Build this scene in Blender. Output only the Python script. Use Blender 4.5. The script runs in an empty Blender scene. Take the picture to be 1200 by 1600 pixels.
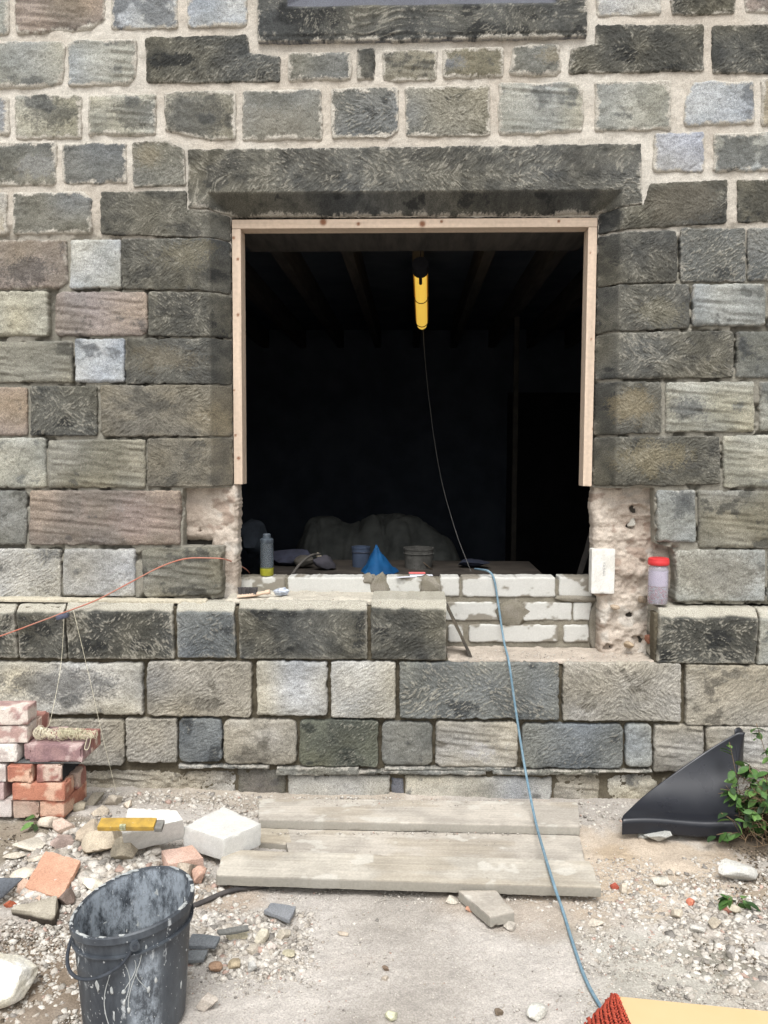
import bpy, bmesh, math, random
import numpy as np
from mathutils import Vector, Matrix, Euler

# ------------------------------------------------------------------ camera, sky, sun, exposure
scn = bpy.context.scene
COLL = scn.collection
PITCH, YAW, ROLL = math.radians(-4.0), math.radians(2.0), math.radians(0.25)
FPX = 1290.0
CAM = Vector((0.0, -3.7, 1.54))
cd = bpy.data.cameras.new('camera')
cam = bpy.data.objects.new('camera', cd)
COLL.objects.link(cam)
cd.sensor_fit = 'VERTICAL'; cd.sensor_height = 36.0; cd.lens = FPX/1600*36.0
cd.clip_start = 0.05; cd.clip_end = 400
Rm = Matrix.Rotation(YAW, 3, 'Z') @ Matrix.Rotation(math.radians(90)+PITCH, 3, 'X') @ Matrix.Rotation(ROLL, 3, 'Z')
cam.matrix_world = Matrix.Translation(CAM) @ Rm.to_4x4()
scn.camera = cam
scn.render.resolution_x, scn.render.resolution_y = 768, 1024

SUN_EL, SUN_AZ = math.radians(58), math.radians(183)     # high, from behind the camera, slightly left
w = bpy.data.worlds.new('World'); scn.world = w; w.use_nodes = True
nt = w.node_tree; nt.nodes.clear()
sky = nt.nodes.new('ShaderNodeTexSky'); sky.sky_type = 'NISHITA'; sky.sun_disc = False
sky.sun_elevation = SUN_EL; sky.sun_rotation = SUN_AZ; sky.air_density = 1.0; sky.dust_density = 4.0; sky.ozone_density = 1.0
hs = nt.nodes.new('ShaderNodeHueSaturation'); hs.inputs['Saturation'].default_value = 0.10
bg = nt.nodes.new('ShaderNodeBackground'); bg.inputs['Strength'].default_value = 0.15
wo = nt.nodes.new('ShaderNodeOutputWorld')
nt.links.new(sky.outputs[0], hs.inputs['Color']); nt.links.new(hs.outputs[0], bg.inputs['Color']); nt.links.new(bg.outputs[0], wo.inputs[0])
sl = bpy.data.lights.new('sun', 'SUN'); sl.energy = 1.3; sl.angle = math.radians(25); sl.color = (1.0, 0.985, 0.96)
so = bpy.data.objects.new('sun', sl); COLL.objects.link(so)
sd = Vector((math.cos(SUN_EL)*-0.05, -math.cos(SUN_EL)*1.0, math.sin(SUN_EL)))
so.rotation_euler = sd.to_track_quat('Z', 'Y').to_euler(); so.location = (0, -6, 8)
scn.view_settings.view_transform = 'Standard'; scn.view_settings.look = 'None'
scn.view_settings.exposure = 0.74; scn.view_settings.gamma = 1.0; scn.view_settings.use_curve_mapping = False

# ------------------------------------------------------------------ picture measurement -> world
def ray(px, py):
    d = Vector(((px-600)/FPX, -(py-800)/FPX, -1.0))
    return Rm @ d
def atY(px, py, Y=0.0):
    d = ray(px, py); t = (Y-CAM.y)/d.y
    return CAM + d*t
def atZ(px, py, Z=0.0):
    d = ray(px, py); t = (Z-CAM.z)/d.z
    return CAM + d*t

# ------------------------------------------------------------------ noise
rng = np.random.RandomState(7); random.seed(11)
def _h(ix, iy, iz, s):
    with np.errstate(over='ignore'):
        n = (ix.astype(np.int64)*374761393 + iy.astype(np.int64)*668265263 + iz.astype(np.int64)*1274126177 + int(s)*974634221) & 0xffffffff
        n = ((n ^ (n >> 13))*1274126177) & 0xffffffff
        n = ((n ^ (n >> 16))*2246822519) & 0xffffffff
        n = n ^ (n >> 15)
    return (n & 0xffffff)/float(0xffffff)*2-1
def vn2(x, y, s=0):
    ix = np.floor(x); iy = np.floor(y); fx = x-ix; fy = y-iy
    fx = fx*fx*(3-2*fx); fy = fy*fy*(3-2*fy); z = np.zeros_like(ix)
    a = _h(ix, iy, z, s); b = _h(ix+1, iy, z, s); c = _h(ix, iy+1, z, s); d = _h(ix+1, iy+1, z, s)
    return (a*(1-fx)+b*fx)*(1-fy) + (c*(1-fx)+d*fx)*fy
def vn3(x, y, z, s=0):
    ix = np.floor(x); iy = np.floor(y); iz = np.floor(z); fx = x-ix; fy = y-iy; fz = z-iz
    fx = fx*fx*(3-2*fx); fy = fy*fy*(3-2*fy); fz = fz*fz*(3-2*fz)
    def pl(k):
        a = _h(ix, iy, k, s); b = _h(ix+1, iy, k, s); c = _h(ix, iy+1, k, s); d = _h(ix+1, iy+1, k, s)
        return (a*(1-fx)+b*fx)*(1-fy) + (c*(1-fx)+d*fx)*fy
    return pl(iz)*(1-fz)+pl(iz+1)*fz
def fbm2(x, y, s=0, o=4):
    r = 0; a = 0.55
    for k in range(o):
        r = r + a*vn2(x*2**k+k*7.3, y*2**k-k*3.1, s+k); a *= 0.5
    return r
def fbm3(x, y, z, s=0, o=3):
    r = 0; a = 0.55
    for k in range(o):
        r = r + a*vn3(x*2**k+k*7.3, y*2**k-k*3.1, z*2**k, s+k); a *= 0.5
    return r
def ss(a, b, x):
    t = np.clip((x-a)/(b-a), 0, 1); return t*t*(3-2*t)
def dsat(c, f=0.72):
    m = sum(c)/3.0; return tuple(m+(v-m)*f for v in c)
def lin(c, k=1.0):
    return np.array([((v/255.0+0.055)/1.055)**2.4 if v > 10 else v/255/12.92 for v in c])*k

# ------------------------------------------------------------------ object helpers
def meta(o, label=None, cat=None, group=None, kind=None):
    if label: o['label'] = label
    if cat: o['category'] = cat
    if group: o['group'] = group
    if kind: o['kind'] = kind
    return o
def empty(name, loc, label=None, cat=None, group=None):
    o = bpy.data.objects.new(name, None); COLL.objects.link(o); o.location = loc; o.empty_display_size = 0.1
    return meta(o, label, cat, group)
def wloc(o):
    v = Vector(o.location)
    while o.parent: o = o.parent; v += o.location
    return v
def mk(name, V, F, mat, parent=None, col=None, smooth=True, angle=None, origin=None):
    """one mesh object; V in world metres"""
    V = np.asarray(V, dtype=np.float64)
    if parent is not None: org = np.array(wloc(parent))
    elif origin is not None: org = np.array(origin, dtype=float)
    else: org = np.array([(V[:,0].min()+V[:,0].max())/2, (V[:,1].min()+V[:,1].max())/2, V[:,2].min()])
    W = V-org
    me = bpy.data.meshes.new(name)
    if isinstance(F, np.ndarray):
        n, k = F.shape
        me.vertices.add(len(W)); me.vertices.foreach_set('co', W.astype(np.float32).ravel())
        me.loops.add(n*k); me.loops.foreach_set('vertex_index', F.astype(np.int32).ravel())
        me.polygons.add(n); me.polygons.foreach_set('loop_start', (np.arange(n)*k).astype(np.int32))
        me.update(calc_edges=True)
    else:
        me.from_pydata([tuple(v) for v in W], [], [tuple(int(i) for i in f) for f in F]); me.update()
    if col is not None:
        at = me.color_attributes.new('Col', 'FLOAT_COLOR', 'POINT')
        c4 = np.ones((len(W), 4), dtype=np.float32); c4[:, :3] = np.clip(col, 0.004, 1)
        at.data.foreach_set('color', c4.ravel())
    if smooth: me.shade_smooth()
    if angle is not None: me.set_sharp_from_angle(angle=math.radians(angle))
    if mat: me.materials.append(mat)
    o = bpy.data.objects.new(name, me); COLL.objects.link(o)
    if parent is not None: o.parent = parent
    else: o.location = org
    return o
def join(parts):
    Vs, Fs, Cs, n = [], [], [], 0
    for p in parts:
        Vs.append(p[0]); Fs += [tuple(int(i)+n for i in f) for f in p[1]]; n += len(p[0])
        if len(p) > 2: Cs.append(p[2])
    return (np.vstack(Vs), Fs) + ((np.vstack(Cs),) if Cs else ())
def dup(o, parent=None):
    c = o.copy(); COLL.objects.link(c)
    if parent is not None: c.parent = parent
    for ch in [x for x in o.children]:
        dup(ch, c)
    return c

# ------------------------------------------------------------------ materials
def newmat(name):
    m = bpy.data.materials.new(name); m.use_nodes = True
    return m, m.node_tree, m.node_tree.nodes['Principled BSDF']
def mat_vc(name, fine=300, amt=0.25, bump=0.5, bscale=260, bdist=0.002, rough=0.92, speck=0.0, spec=0.2):
    """colour from the mesh attribute, modulated by a fine grain; grainy bump"""
    m, t, b = newmat(name); N = t.nodes; L = t.links
    a = N.new('ShaderNodeAttribute'); a.attribute_name = 'Col'
    tc = N.new('ShaderNodeTexCoord')
    n1 = N.new('ShaderNodeTexNoise'); n1.inputs['Scale'].default_value = fine; n1.inputs['Detail'].default_value = 3
    L.new(tc.outputs['Object'], n1.inputs['Vector'])
    mr = N.new('ShaderNodeMapRange'); mr.inputs[1].default_value = 0.3; mr.inputs[2].default_value = 0.7
    mr.inputs[3].default_value = 1-amt; mr.inputs[4].default_value = 1+amt
    L.new(n1.outputs['Fac'], mr.inputs[0])
    mx = N.new('ShaderNodeVectorMath'); mx.operation = 'MULTIPLY'
    L.new(a.outputs['Color'], mx.inputs[0]); L.new(mr.outputs[0], mx.inputs[1])
    L.new(mx.outputs[0], b.inputs['Base Color'])
    n2 = N.new('ShaderNodeTexNoise'); n2.inputs['Scale'].default_value = bscale; n2.inputs['Detail'].default_value = 5; n2.inputs['Roughness'].default_value = 0.65
    L.new(tc.outputs['Object'], n2.inputs['Vector'])
    bp = N.new('ShaderNodeBump'); bp.inputs['Strength'].default_value = bump; bp.inputs['Distance'].default_value = bdist
    L.new(n2.outputs['Fac'], bp.inputs['Height']); L.new(bp.outputs[0], b.inputs['Normal'])
    b.inputs['Roughness'].default_value = rough; b.inputs['Specular IOR Level'].default_value = spec
    return m
def mat_n(name, c1, c2, scale=20, rough=0.9, bump=0.4, bscale=150, bdist=0.002, spec=0.2, stretch=(1,1,1), lo=0.35, hi=0.65, c3=None, s3=90, t3=0.62, metallic=0.0):
    """two-colour noise material (colours sRGB 0..255), optional specks of a third colour"""
    m, t, b = newmat(name); N = t.nodes; L = t.links
    tc = N.new('ShaderNodeTexCoord'); mp = N.new('ShaderNodeMapping'); mp.inputs['Scale'].default_value = stretch
    L.new(tc.outputs['Object'], mp.inputs['Vector'])
    n1 = N.new('ShaderNodeTexNoise'); n1.inputs['Scale'].default_value = scale; n1.inputs['Detail'].default_value = 6; n1.inputs['Roughness'].default_value = 0.6
    L.new(mp.outputs[0], n1.inputs['Vector'])
    r = N.new('ShaderNodeValToRGB'); r.color_ramp.elements[0].position = lo; r.color_ramp.elements[1].position = hi
    r.color_ramp.elements[0].color = (*lin(c1), 1); r.color_ramp.elements[1].color = (*lin(c2), 1)
    L.new(n1.outputs['Fac'], r.inputs[0]); out = r.outputs[0]
    if c3 is not None:
        n3 = N.new('ShaderNodeTexNoise'); n3.inputs['Scale'].default_value = s3; n3.inputs['Detail'].default_value = 4
        L.new(tc.outputs['Object'], n3.inputs['Vector'])
        st = N.new('ShaderNodeMapRange'); st.inputs[1].default_value = t3; st.inputs[2].default_value = t3+0.05
        L.new(n3.outputs['Fac'], st.inputs[0])
        mx = N.new('ShaderNodeMix'); mx.data_type = 'RGBA'; mx.inputs[7].default_value = (*lin(c3), 1)
        L.new(st.outputs[0], mx.inputs[0]); L.new(out, mx.inputs[6]); out = mx.outputs[2]
    L.new(out, b.inputs['Base Color'])
    n2 = N.new('ShaderNodeTexNoise'); n2.inputs['Scale'].default_value = bscale; n2.inputs['Detail'].default_value = 5
    L.new(mp.outputs[0], n2.inputs['Vector'])
    bp = N.new('ShaderNodeBump'); bp.inputs['Strength'].default_value = bump; bp.inputs['Distance'].default_value = bdist
    L.new(n2.outputs['Fac'], bp.inputs['Height']); L.new(bp.outputs[0], b.inputs['Normal'])
    b.inputs['Roughness'].default_value = rough; b.inputs['Specular IOR Level'].default_value = spec; b.inputs['Metallic'].default_value = metallic
    return m
M = {}
M['stone'] = mat_vc('sandstone', fine=300, amt=0.42, bump=1.0, bscale=210, bdist=0.005)
M['mortar'] = mat_vc('lime_mortar', fine=240, amt=0.22, bump=1.0, bscale=180, bdist=0.003)
M['ground'] = mat_vc('dusty_soil', fine=190, amt=0.22, bump=1.0, bscale=120, bdist=0.004)
M['rubble'] = mat_vc('rubble_stone', fine=200, amt=0.22, bump=0.6, bscale=140, bdist=0.003)
M['brick'] = mat_vc('old_brick', fine=220, amt=0.2, bump=0.7, bscale=170, bdist=0.003)
M['block'] = mat_vc('aerated_block', fine=420, amt=0.13, bump=0.9, bscale=330, bdist=0.003)
M['timber'] = mat_vc('sawn_timber', fine=60, amt=0.08, bump=0.25, bscale=80, bdist=0.001, rough=0.75)
M['dusty_plank'] = mat_vc('dusty_plank', fine=120, amt=0.08, bump=0.5, bscale=90, bdist=0.002)
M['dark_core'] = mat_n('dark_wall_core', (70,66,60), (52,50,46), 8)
M['room'] = mat_n('dimmed_room_wall', (78,84,94), (62,68,78), 3)  # dimness of the room put into the wall colour
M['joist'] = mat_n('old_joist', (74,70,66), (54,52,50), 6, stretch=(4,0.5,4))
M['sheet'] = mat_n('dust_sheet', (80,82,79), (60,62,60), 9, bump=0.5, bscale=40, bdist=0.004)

# ------------------------------------------------------------------ wall stones
Y0 = 0.0; YP = -0.08           # front plane of the main wall and of the plinth below
XL = atY(362, 560, 0.08).x; XR = atY(931, 560, 0.08).x; ZT = atY(640, 337, 0.08).z; RC = 0.082
GA = 0.66
K = 0.74                        # photo colour -> base colour

PAL = {  # base, second, crust colour
 'dk': ((80,80,74),(104,102,91),(46,48,48)),
 'db': ((88,88,82),(118,111,92),(50,52,53)),
 'bo': ((118,112,98),(138,128,106),(72,70,64)),
 'gg': ((176,175,161),(150,150,137),(104,106,102)),
 'bl': ((188,191,190),(156,161,161),(112,117,121)),
 'pk': ((162,145,130),(138,126,113),(94,88,84)),
 'bf': ((188,179,160),(160,152,134),(108,102,90)),
 'ol': ((150,146,130),(126,123,108),(80,79,72)),
 'md': ((139,138,128),(114,114,105),(70,72,71)),
 'lt': ((200,196,184),(172,169,158),(112,112,108)),
 'bg': ((130,134,132),(104,108,107),(68,71,72)),
 'lv': ((170,173,180),(152,155,158),(120,124,136)),
 'gn': ((112,116,101),(92,96,86),(60,64,58)),
}
def inset(P, r):
    n = len(P); out = []
    area = sum(P[i][0]*P[(i+1)%n][1]-P[(i+1)%n][0]*P[i][1] for i in range(n))
    sg = 1 if area > 0 else -1
    for i in range(n):
        a, b, c = np.array(P[i-1]), np.array(P[i]), np.array(P[(i+1) % n])
        e1 = (b-a)/max(np.linalg.norm(b-a), 1e-9); e2 = (c-b)/max(np.linalg.norm(c-b), 1e-9)
        n1 = sg*np.array([-e1[1], e1[0]]); n2 = sg*np.array([-e2[1], e2[0]])
        m = n1+n2; k = r*2/max(m.dot(m), 0.6)
        out.append(b+m*k)
    return out
def sdf_poly(X, Z, P):
    d = np.full(X.shape, 1e9); inside = np.zeros(X.shape, bool); n = len(P)
    for i in range(n):
        ax, az = P[i]; bx, bz = P[(i+1) % n]; ex, ez = bx-ax, bz-az
        t = np.clip(((X-ax)*ex+(Z-az)*ez)/(ex*ex+ez*ez+1e-12), 0, 1)
        d = np.minimum(d, (X-ax-t*ex)**2+(Z-az-t*ez)**2)
        if abs(ez) > 1e-12:
            c = ((az > Z) != (bz > Z)) & (X < ex*(Z-az)/ez+ax); inside ^= c
    d = np.sqrt(d); return np.where(inside, -d, d)
def plate(P, Yf, seed, res=0.0042, rc=0.012, edge=0.004, hf=None, cf=None, deep=0.12, keepband=None, straight=None):
    """stone-like height field over polygon P (world x,z): returns V, quads, colours. hf(X,Z,s)->depth behind Yf, cf(X,Z,s,h)->colour"""
    PI_ = inset(P, rc)
    xs = [p[0] for p in P]; zs = [p[1] for p in P]
    gx = np.arange(min(xs)-2*res, max(xs)+2.5*res, res); gz_ = np.arange(min(zs)-2*res, max(zs)+2.5*res, res)
    X, Z = np.meshgrid(gx, gz_)
    en = edge*(fbm2(X*22, Z*22, seed+5, 2)+0.45*vn2(X*110, Z*110, seed+9)+2.2*np.maximum(0, vn2(X*34, Z*34, seed+6)-.45))
    if straight is not None: en = en*straight(X, Z)
    S = sdf_poly(X, Z, PI_)-rc+en
    gz2, gx2 = np.gradient(S, res)
    q = (S[:-1, :-1] < 0) | (S[1:, :-1] < 0) | (S[:-1, 1:] < 0) | (S[1:, 1:] < 0)
    if keepband: q &= (np.minimum(np.minimum(S[:-1, :-1], S[1:, :-1]), np.minimum(S[:-1, 1:], S[1:, 1:])) > -keepband)
    g = np.maximum(np.sqrt(gx2**2+gz2**2), 0.5)
    out = S > 0
    Xm = np.where(out, X-np.clip(S, 0, 2*res)*gx2/g/g, X); Zm = np.where(out, Z-np.clip(S, 0, 2*res)*gz2/g/g, Z)
    s = np.maximum(-S, 0)
    H = hf(Xm, Zm, s)
    ny, nx = X.shape; idx = np.arange(ny*nx).reshape(ny, nx)
    Q = np.stack([idx[:-1, :-1][q], idx[:-1, 1:][q], idx[1:, 1:][q], idx[1:, :-1][q]], 1)
    V = np.stack([Xm.ravel(), (Yf+H).ravel(), Zm.ravel()], 1)
    C = cf(Xm, Zm, s, H).reshape(-1, 3)
    # skirt
    E = np.concatenate([Q[:, [0, 1]], Q[:, [1, 2]], Q[:, [2, 3]], Q[:, [3, 0]]])
    big = ny*nx; key = E[:, 0]*big+E[:, 1]; rkey = E[:, 1]*big+E[:, 0]
    B = E[~np.isin(key, rkey)]
    if deep:
        used = np.unique(B); m = {}
        new = V[used].copy(); 
        mid = new.copy(); mid[:, 1] = np.minimum(mid[:, 1]+0.006, Yf+deep-0.001); new[:, 1] = Yf+deep
        base = len(V); look = np.zeros(len(V), int); look[used] = np.arange(len(used))
        nsk = max(1, int(deep/0.03)); rings = []
        for k in range(nsk+1):
            f = (k+1)/(nsk+1); rr = V[used]*(1-f)+new*f
            if k < nsk: rr = rr + 0.0018*np.stack([vn3(rr[:,0]*60, rr[:,1]*60, rr[:,2]*60, seed), 0*rr[:,0], vn3(rr[:,0]*60, rr[:,1]*60, rr[:,2]*60, seed+3)], 1)
            rings.append(rr)
        a = B[:, 0]; b = B[:, 1]; quads = []
        prev_a, prev_b = a, b
        for k in range(nsk+1):
            ca = base+k*len(used)+look[a]; cb = base+k*len(used)+look[b]
            quads.append(np.stack([prev_b, prev_a, ca, cb], 1)); prev_a, prev_b = ca, cb
        V = np.vstack([V]+rings); C = np.vstack([C]+[C[used]]*(nsk+1)); Q = np.vstack([Q]+quads)
    u = np.unique(Q); rm = np.zeros(len(V), int); rm[u] = np.arange(len(u))
    return V[u], rm[Q], C[u]

def tool_marks(X, Z, cx, cz, pat, seed):
    kk = .66+.34*((seed*0.61803) % 1.0); an = 30+16*((seed*0.7549) % 1.0)
    wx = X+0.012*vn2(X*14, Z*14, seed+31); wz = Z+0.012*vn2(X*14, Z*14, seed+33)
    if pat == 'x': q = np.sign((wx-cx)*(wz-cz)+1e-9)
    elif pat == 'v': q = np.sign(wz-cz+1e-9)*np.where(seed % 2 == 0, 1, -1)
    elif pat == 'h': q = np.sign(wx-cx+1e-9)
    else: q = np.ones_like(X)
    a = math.radians(an)+.16*vn2(X*3.5, Z*3.5, seed+35)
    u = (wx-cx)*np.cos(a)+q*(wz-cz)*np.sin(a); v = -q*(wx-cx)*np.sin(a)+(wz-cz)*np.cos(a)
    r = vn2(u/(0.015*kk), v/(0.0054*kk), seed+41)
    r2 = vn2(u/0.035, v/0.010, seed+43)
    return (r*0.85+r2*0.22)*(.72+.35*ss(-.3, .3, fbm2(X*6, Z*6, seed+45, 2)))

def stone_style(style, pat, seed, cx, cz, wd, ht, smear=0.2, crust=0.3, fleck=0.2, zch=None, opening=False, patch=None, bulge=0.0035, margin=0.0, mort=(206,200,188), amp=1.0):
    b, s2, ck = [lin(dsat(c, .74), K) for c in PAL[style]]
    var = 1+0.10*vn2(np.array([seed*1.7]), np.array([3.3]), 1)[0]; b = b*var; s2 = s2*var
    mcol = lin(mort, K*0.95); light = lin((200, 195, 180), K)
    def chd(X, Z):
        d = np.zeros_like(X)
        if zch is not None: d = np.maximum(0, Z-(zch-0.045-0.004*vn2(X*20, X*0+seed, 3)))*0.95
        if opening:
            d = np.maximum(0, np.minimum(np.minimum(X-(XL-RC), (XR+RC)-X), (ZT+RC)-Z))
        return d
    def hf(X, Z, s):
        re = (0.006 if pat in 'xvhd' else 0.012)*(1+.7*vn2(X*15, Z*15, seed+61))
        t = np.clip(s/re, 0, 1); h = re*0.8*(1-np.sqrt(np.maximum(0, 1-(1-t)**2)))
        h = h-bulge*(1+.8*vn2(X*4, Z*4, seed+62))*(1-np.exp(-s/0.03))
        c = chd(X, Z); flat = 1-ss(0.0, 0.006, c)
        if zch is not None: flat = flat*1.0+(1-flat)*0.15
        else: flat = np.clip(flat, 0.08, 1)
        n = 0.005*fbm2(X*9, Z*9, seed, 3)
        if pat in 'xvhd':
            n = n+flat*(-0.0034*tool_marks(X, Z, cx, cz, pat, seed))
            n = n-0.0012*fbm2(X*70, Z*70, seed+3, 2)*(0.3+0.7*flat)
        elif pat == 'l':
            n = n-amp*(0.0042*vn2(X*7+0.4*vn2(X*30, Z*30, 4), Z*70+X*6, seed+21)+0.003*fbm2(X*40, Z*75, seed+22, 3))
        else:
            n = n-amp*(0.006*fbm2(X*26, Z*30, seed+23, 4)+0.0016*vn2(X*150, Z*150, seed+8))
        return h+n*np.clip(s/0.012, 0.1, 1)+c
    def cf(X, Z, s, h):
        n1 = fbm2(X*6.5, Z*6.5, seed+51, 4); n2 = fbm2(X*28, Z*28, seed+52, 3); n3 = vn2(X*210, Z*210, seed+53)
        m = ss(-0.35, 0.4, n1+0.4*n2)[..., None]
        c = b*(1-m)+s2*m
        hu = fbm2(X*4, Z*4, seed+59, 2)[..., None]
        c = c*(1+hu*np.array([0.14, 0.05, -0.16]))
        if crust > 0:
            cm = ss(0.55-crust*0.9, 0.75-crust*0.9, fbm2(X*9, Z*12, seed+54, 4)+0.35*n2+0.15*n3)[..., None]
            c = c*(1-cm*0.85)+ck*cm*0.85
        if patch is not None:
            pc = lin(dsat(patch[0], .6), K); px_, pz_, pr = patch[1], patch[2], patch[3]
            rr = np.sqrt(((X-cx)/wd-px_)**2+((Z-cz)/ht-pz_)**2)
            pm = (ss(pr, pr*0.35, rr+0.22*n1+0.12*n2+0.12*n3))[..., None]
            c = c*(1-pm*0.65)+pc*pm*0.65
        if pat in 'xvhd':
            tm = tool_marks(X, Z, cx, cz, pat, seed)
            flat = (1-ss(0.0, 0.006, chd(X, Z)))
            fl = ss(0.50, 0.78, tm+0.45*n2+0.5*n1+0.25*n3+fleck-0.20)*flat
            fl = (fl*(0.25+0.65*fleck))[..., None]
            c = c*(1-fl)+(light*0.66)*fl
            c = c*(1+0.13*(tm*flat)[..., None])
        elif pat == 'l':
            ly = vn2(X*5, Z*75+X*6, seed+21); c = c*(1+0.14*ly[..., None])
        c = c*(1+0.24*n2[..., None]+0.20*n3[..., None])
        if opening:      # rubbed arris line; chamfer coloured a little darker than the face
            cc = chd(X, Z); c = c*(1-0.12*ss(0, 0.01, cc)[..., None])
            ar = np.exp(-((cc-0.002)/0.006)**2)*(0.4+0.5*n2); ar = np.clip(ar, 0, 1)[..., None]*0.35
            c = c*(1-ar)+light*ar*0.6
        if zch is not None:
            cc = ss(0.004, 0.016, chd(X, Z)+0.006*n2)[..., None]*0.85; c = c*(1-cc)+(light*1.0+0.02*n2[..., None])*cc
            ed = np.clip(np.exp(-s/0.006)*(0.5+n2), 0, 1)[..., None]*0.7; c = c*(1-ed)+light*ed
        sm = ss(0.0, 1.0, (smear*0.017-s)/0.012+1.5*n2+0.9*n1*smear+0.6*n3)
        sm = (sm*min(1, smear*1.3))[..., None]
        return c*(1-sm)+mcol*sm
    return hf, cf

def Wp(P, Y): return [(lambda v: (v.x, v.z))(atY(p[0], p[1], p[2] if len(p) > 2 else Y)) for p in P]
def snap(P, px):     # snap jamb points onto the opening
    out = []
    for (x, z), p in zip(P, px):
        if 354 <= p[0] <= 373 and 326 <= p[1] <= 770: x = XL
        if 925 <= p[0] <= 941 and 318 <= p[1] <= 770: x = XR
        if p[1] in (337,) : z = ZT
        out.append((x, z))
    return out

building = empty('stone_building', (0, 0.25, 0), 'weathered sandstone house wall with a large square opening and fresh pale pointing', 'building')
SEED = [100]
def R(x0, x1, yt, yb, dt=0, db=0):
    def sl(y): return 2.6e-5*(y-760)
    w2 = (x1-x0)/2
    return [(x0, yt-sl(yt)*w2-dt), (x1, yt+sl(yt)*w2+dt), (x1, yb+sl(yb)*w2+db), (x0, yb-sl(yb)*w2-db)]
def stone(poly, style, pat, Y=Y0, rc=0.012, deep=0.13, edge=0.0045, name='stone', res=.0042, zch=None, label=None, **kw):
    SEED[0] += 13; seed = SEED[0]
    if pat in 'xvhd' and res == .0042: res = .0031
    P = snap(Wp(poly, Y), poly)
    xs = [p[0] for p in P]; zs = [p[1] for p in P]
    cx, cz = (min(xs)+max(xs))/2, (min(zs)+max(zs))/2
    if zch is True: zch = max(zs)
    cx += 0.1*(max(xs)-min(xs))*random.uniform(-1, 1); cz += 0.08*(max(zs)-min(zs))*random.uniform(-1, 1)
    hf, cf = stone_style(style, pat, seed, cx, cz, max(xs)-min(xs), max(zs)-min(zs), zch=zch, **kw)
    V, Q, C = plate(P, Y, seed, res=res, rc=rc, edge=edge, hf=hf, cf=cf, deep=deep)
    o = mk(name, V, Q, M['stone'], building, col=C, smooth=True, angle=50)
    if label: o['label'] = label
    return o
U = dict(smear=0.95, rc=0.016)                      # upper zone: pale mortar smeared over the edges
# row A
stone(R(-45,14,-40,54), 'gg','r', crust=.2, **U)
stone([(20,-40),(165,-40),(163,30),(140,48),(24,53)], 'pk','l', crust=.25, **U)
stone(R(172,277,-40,45), 'bl','r', crust=.75, **U)
stone(R(291,387,-40,42), 'bl','r', crust=.15, **U)
stone([(930,-40),(1034,-42),(1034,22),(932,27)], 'lt','r', crust=.15, **U)
stone(R(1049,1150,-42,23), 'dk','x', smear=.5)
stone(R(1164,1250,-42,20), 'pk','r', crust=.3, **U)
# row B
stone([(-45,64),(95,62),(102,72),(98,130),(60,138),(-45,138)], 'gg','r', crust=.2, **U)
stone([(104,68),(125,60),(213,60),(213,118),(200,134),(105,134)], 'gg','l', crust=.1, **U)
stone([(226,57),(386,53),(389,82),(438,88),(437,127),(228,130)], 'dk','d', smear=.3, fleck=.15)
stone(R(450,550,80,126), 'md','r', crust=.05, **U)
stone(R(557,586,74,125), 'dk','r', smear=.6)
stone(R(597,683,77,126), 'ol','l', crust=.4, **U)
stone(R(692,787,73,122), 'ol','r', crust=.1, patch=((130,138,150),-.3,0,.35), **U)
stone([(800,72),(830,66),(876,68),(878,112),(870,118),(795,118)], 'ol','r', crust=.2, patch=((165,150,115),.3,0,.4), **U)
stone([(931,38),(1100,37),(1100,110),(888,115),(892,76),(930,68)], 'dk','x', smear=.35)
stone(R(1113,1250,38,114), 'dk','x', smear=.35)
# row C
stone(R(-45,14,150,212), 'lv','r', crust=.2, **U)
stone(R(22,127,147,217), 'gg','r', crust=.5, patch=((78,80,78),.1,0,.5), **U)
stone(R(136,244,146,212), 'gg','l', crust=.15, patch=((92,94,88),.1,-.05,.35), **U)
stone([(254,146),(275,141),(368,140),(368,216),(330,220),(258,204)], 'ol','r', crust=.3, patch=((72,76,76),.0,0,.55), **U)
stone(R(378,504,138,220), 'ol','r', crust=0, patch=((152,145,124),0,-.1,.6), **U)
stone([(516,137),(622,136),(623,205),(610,214),(518,216)], 'md','v', fleck=.35, crust=.2, **U)
stone(R(633,767,134,213), 'ol','x', fleck=.35, crust=.1, **U)
stone([(778,128),(900,127),(913,140),(911,206),(820,212),(778,210)], 'gg','l', crust=.25, **U)
stone(R(930,1050,125,204), 'gg','r', crust=.1, **U)
stone([(1084,126),(1180,124),(1180,194),(1068,196),(1070,160)], 'bl','r', crust=.3, **U)
stone(R(1190,1250,122,196), 'bf','r', **U)
# row D
stone(R(-45,88,221,290), 'md','r', crust=.3, patch=((150,152,148),.4,0,.3), **U)
stone(R(96,198,222,287), 'md','r', crust=.2, **U)
stone([(206,222),(260,219),(288,232),(290,290),(207,292)], 'ol','v', crust=.15, patch=((152,138,105),-.1,.2,.45), fleck=.05, smear=.5)
stone([(1022,206),(1102,204),(1102,268),(1020,269)], 'lv','r', crust=.1, **U)
stone(R(1116,1250,206,268), 'gg','r', crust=.55, **U)
# row E
stone(R(-45,10,300,366), 'bf','r', **U)
stone([(20,300),(130,298),(144,312),(142,364),(18,366)], 'md','r', crust=.15, **U)
stone([(156,299),(290,297),(292,326),(358,330),(358,371),(157,366)], 'dk','x', smear=.15, opening=True, fleck=.1, deep=.12)
stone([(936,327),(1006,319),(1016,286),(1137,280),(1137,348),(937,360)], 'dk','v', smear=.2, opening=True, fleck=.15, deep=.12, patch=((108,98,78),.2,0,.4))
stone(R(1153,1250,280,347), 'dk','x', smear=.3, fleck=.1)
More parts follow.
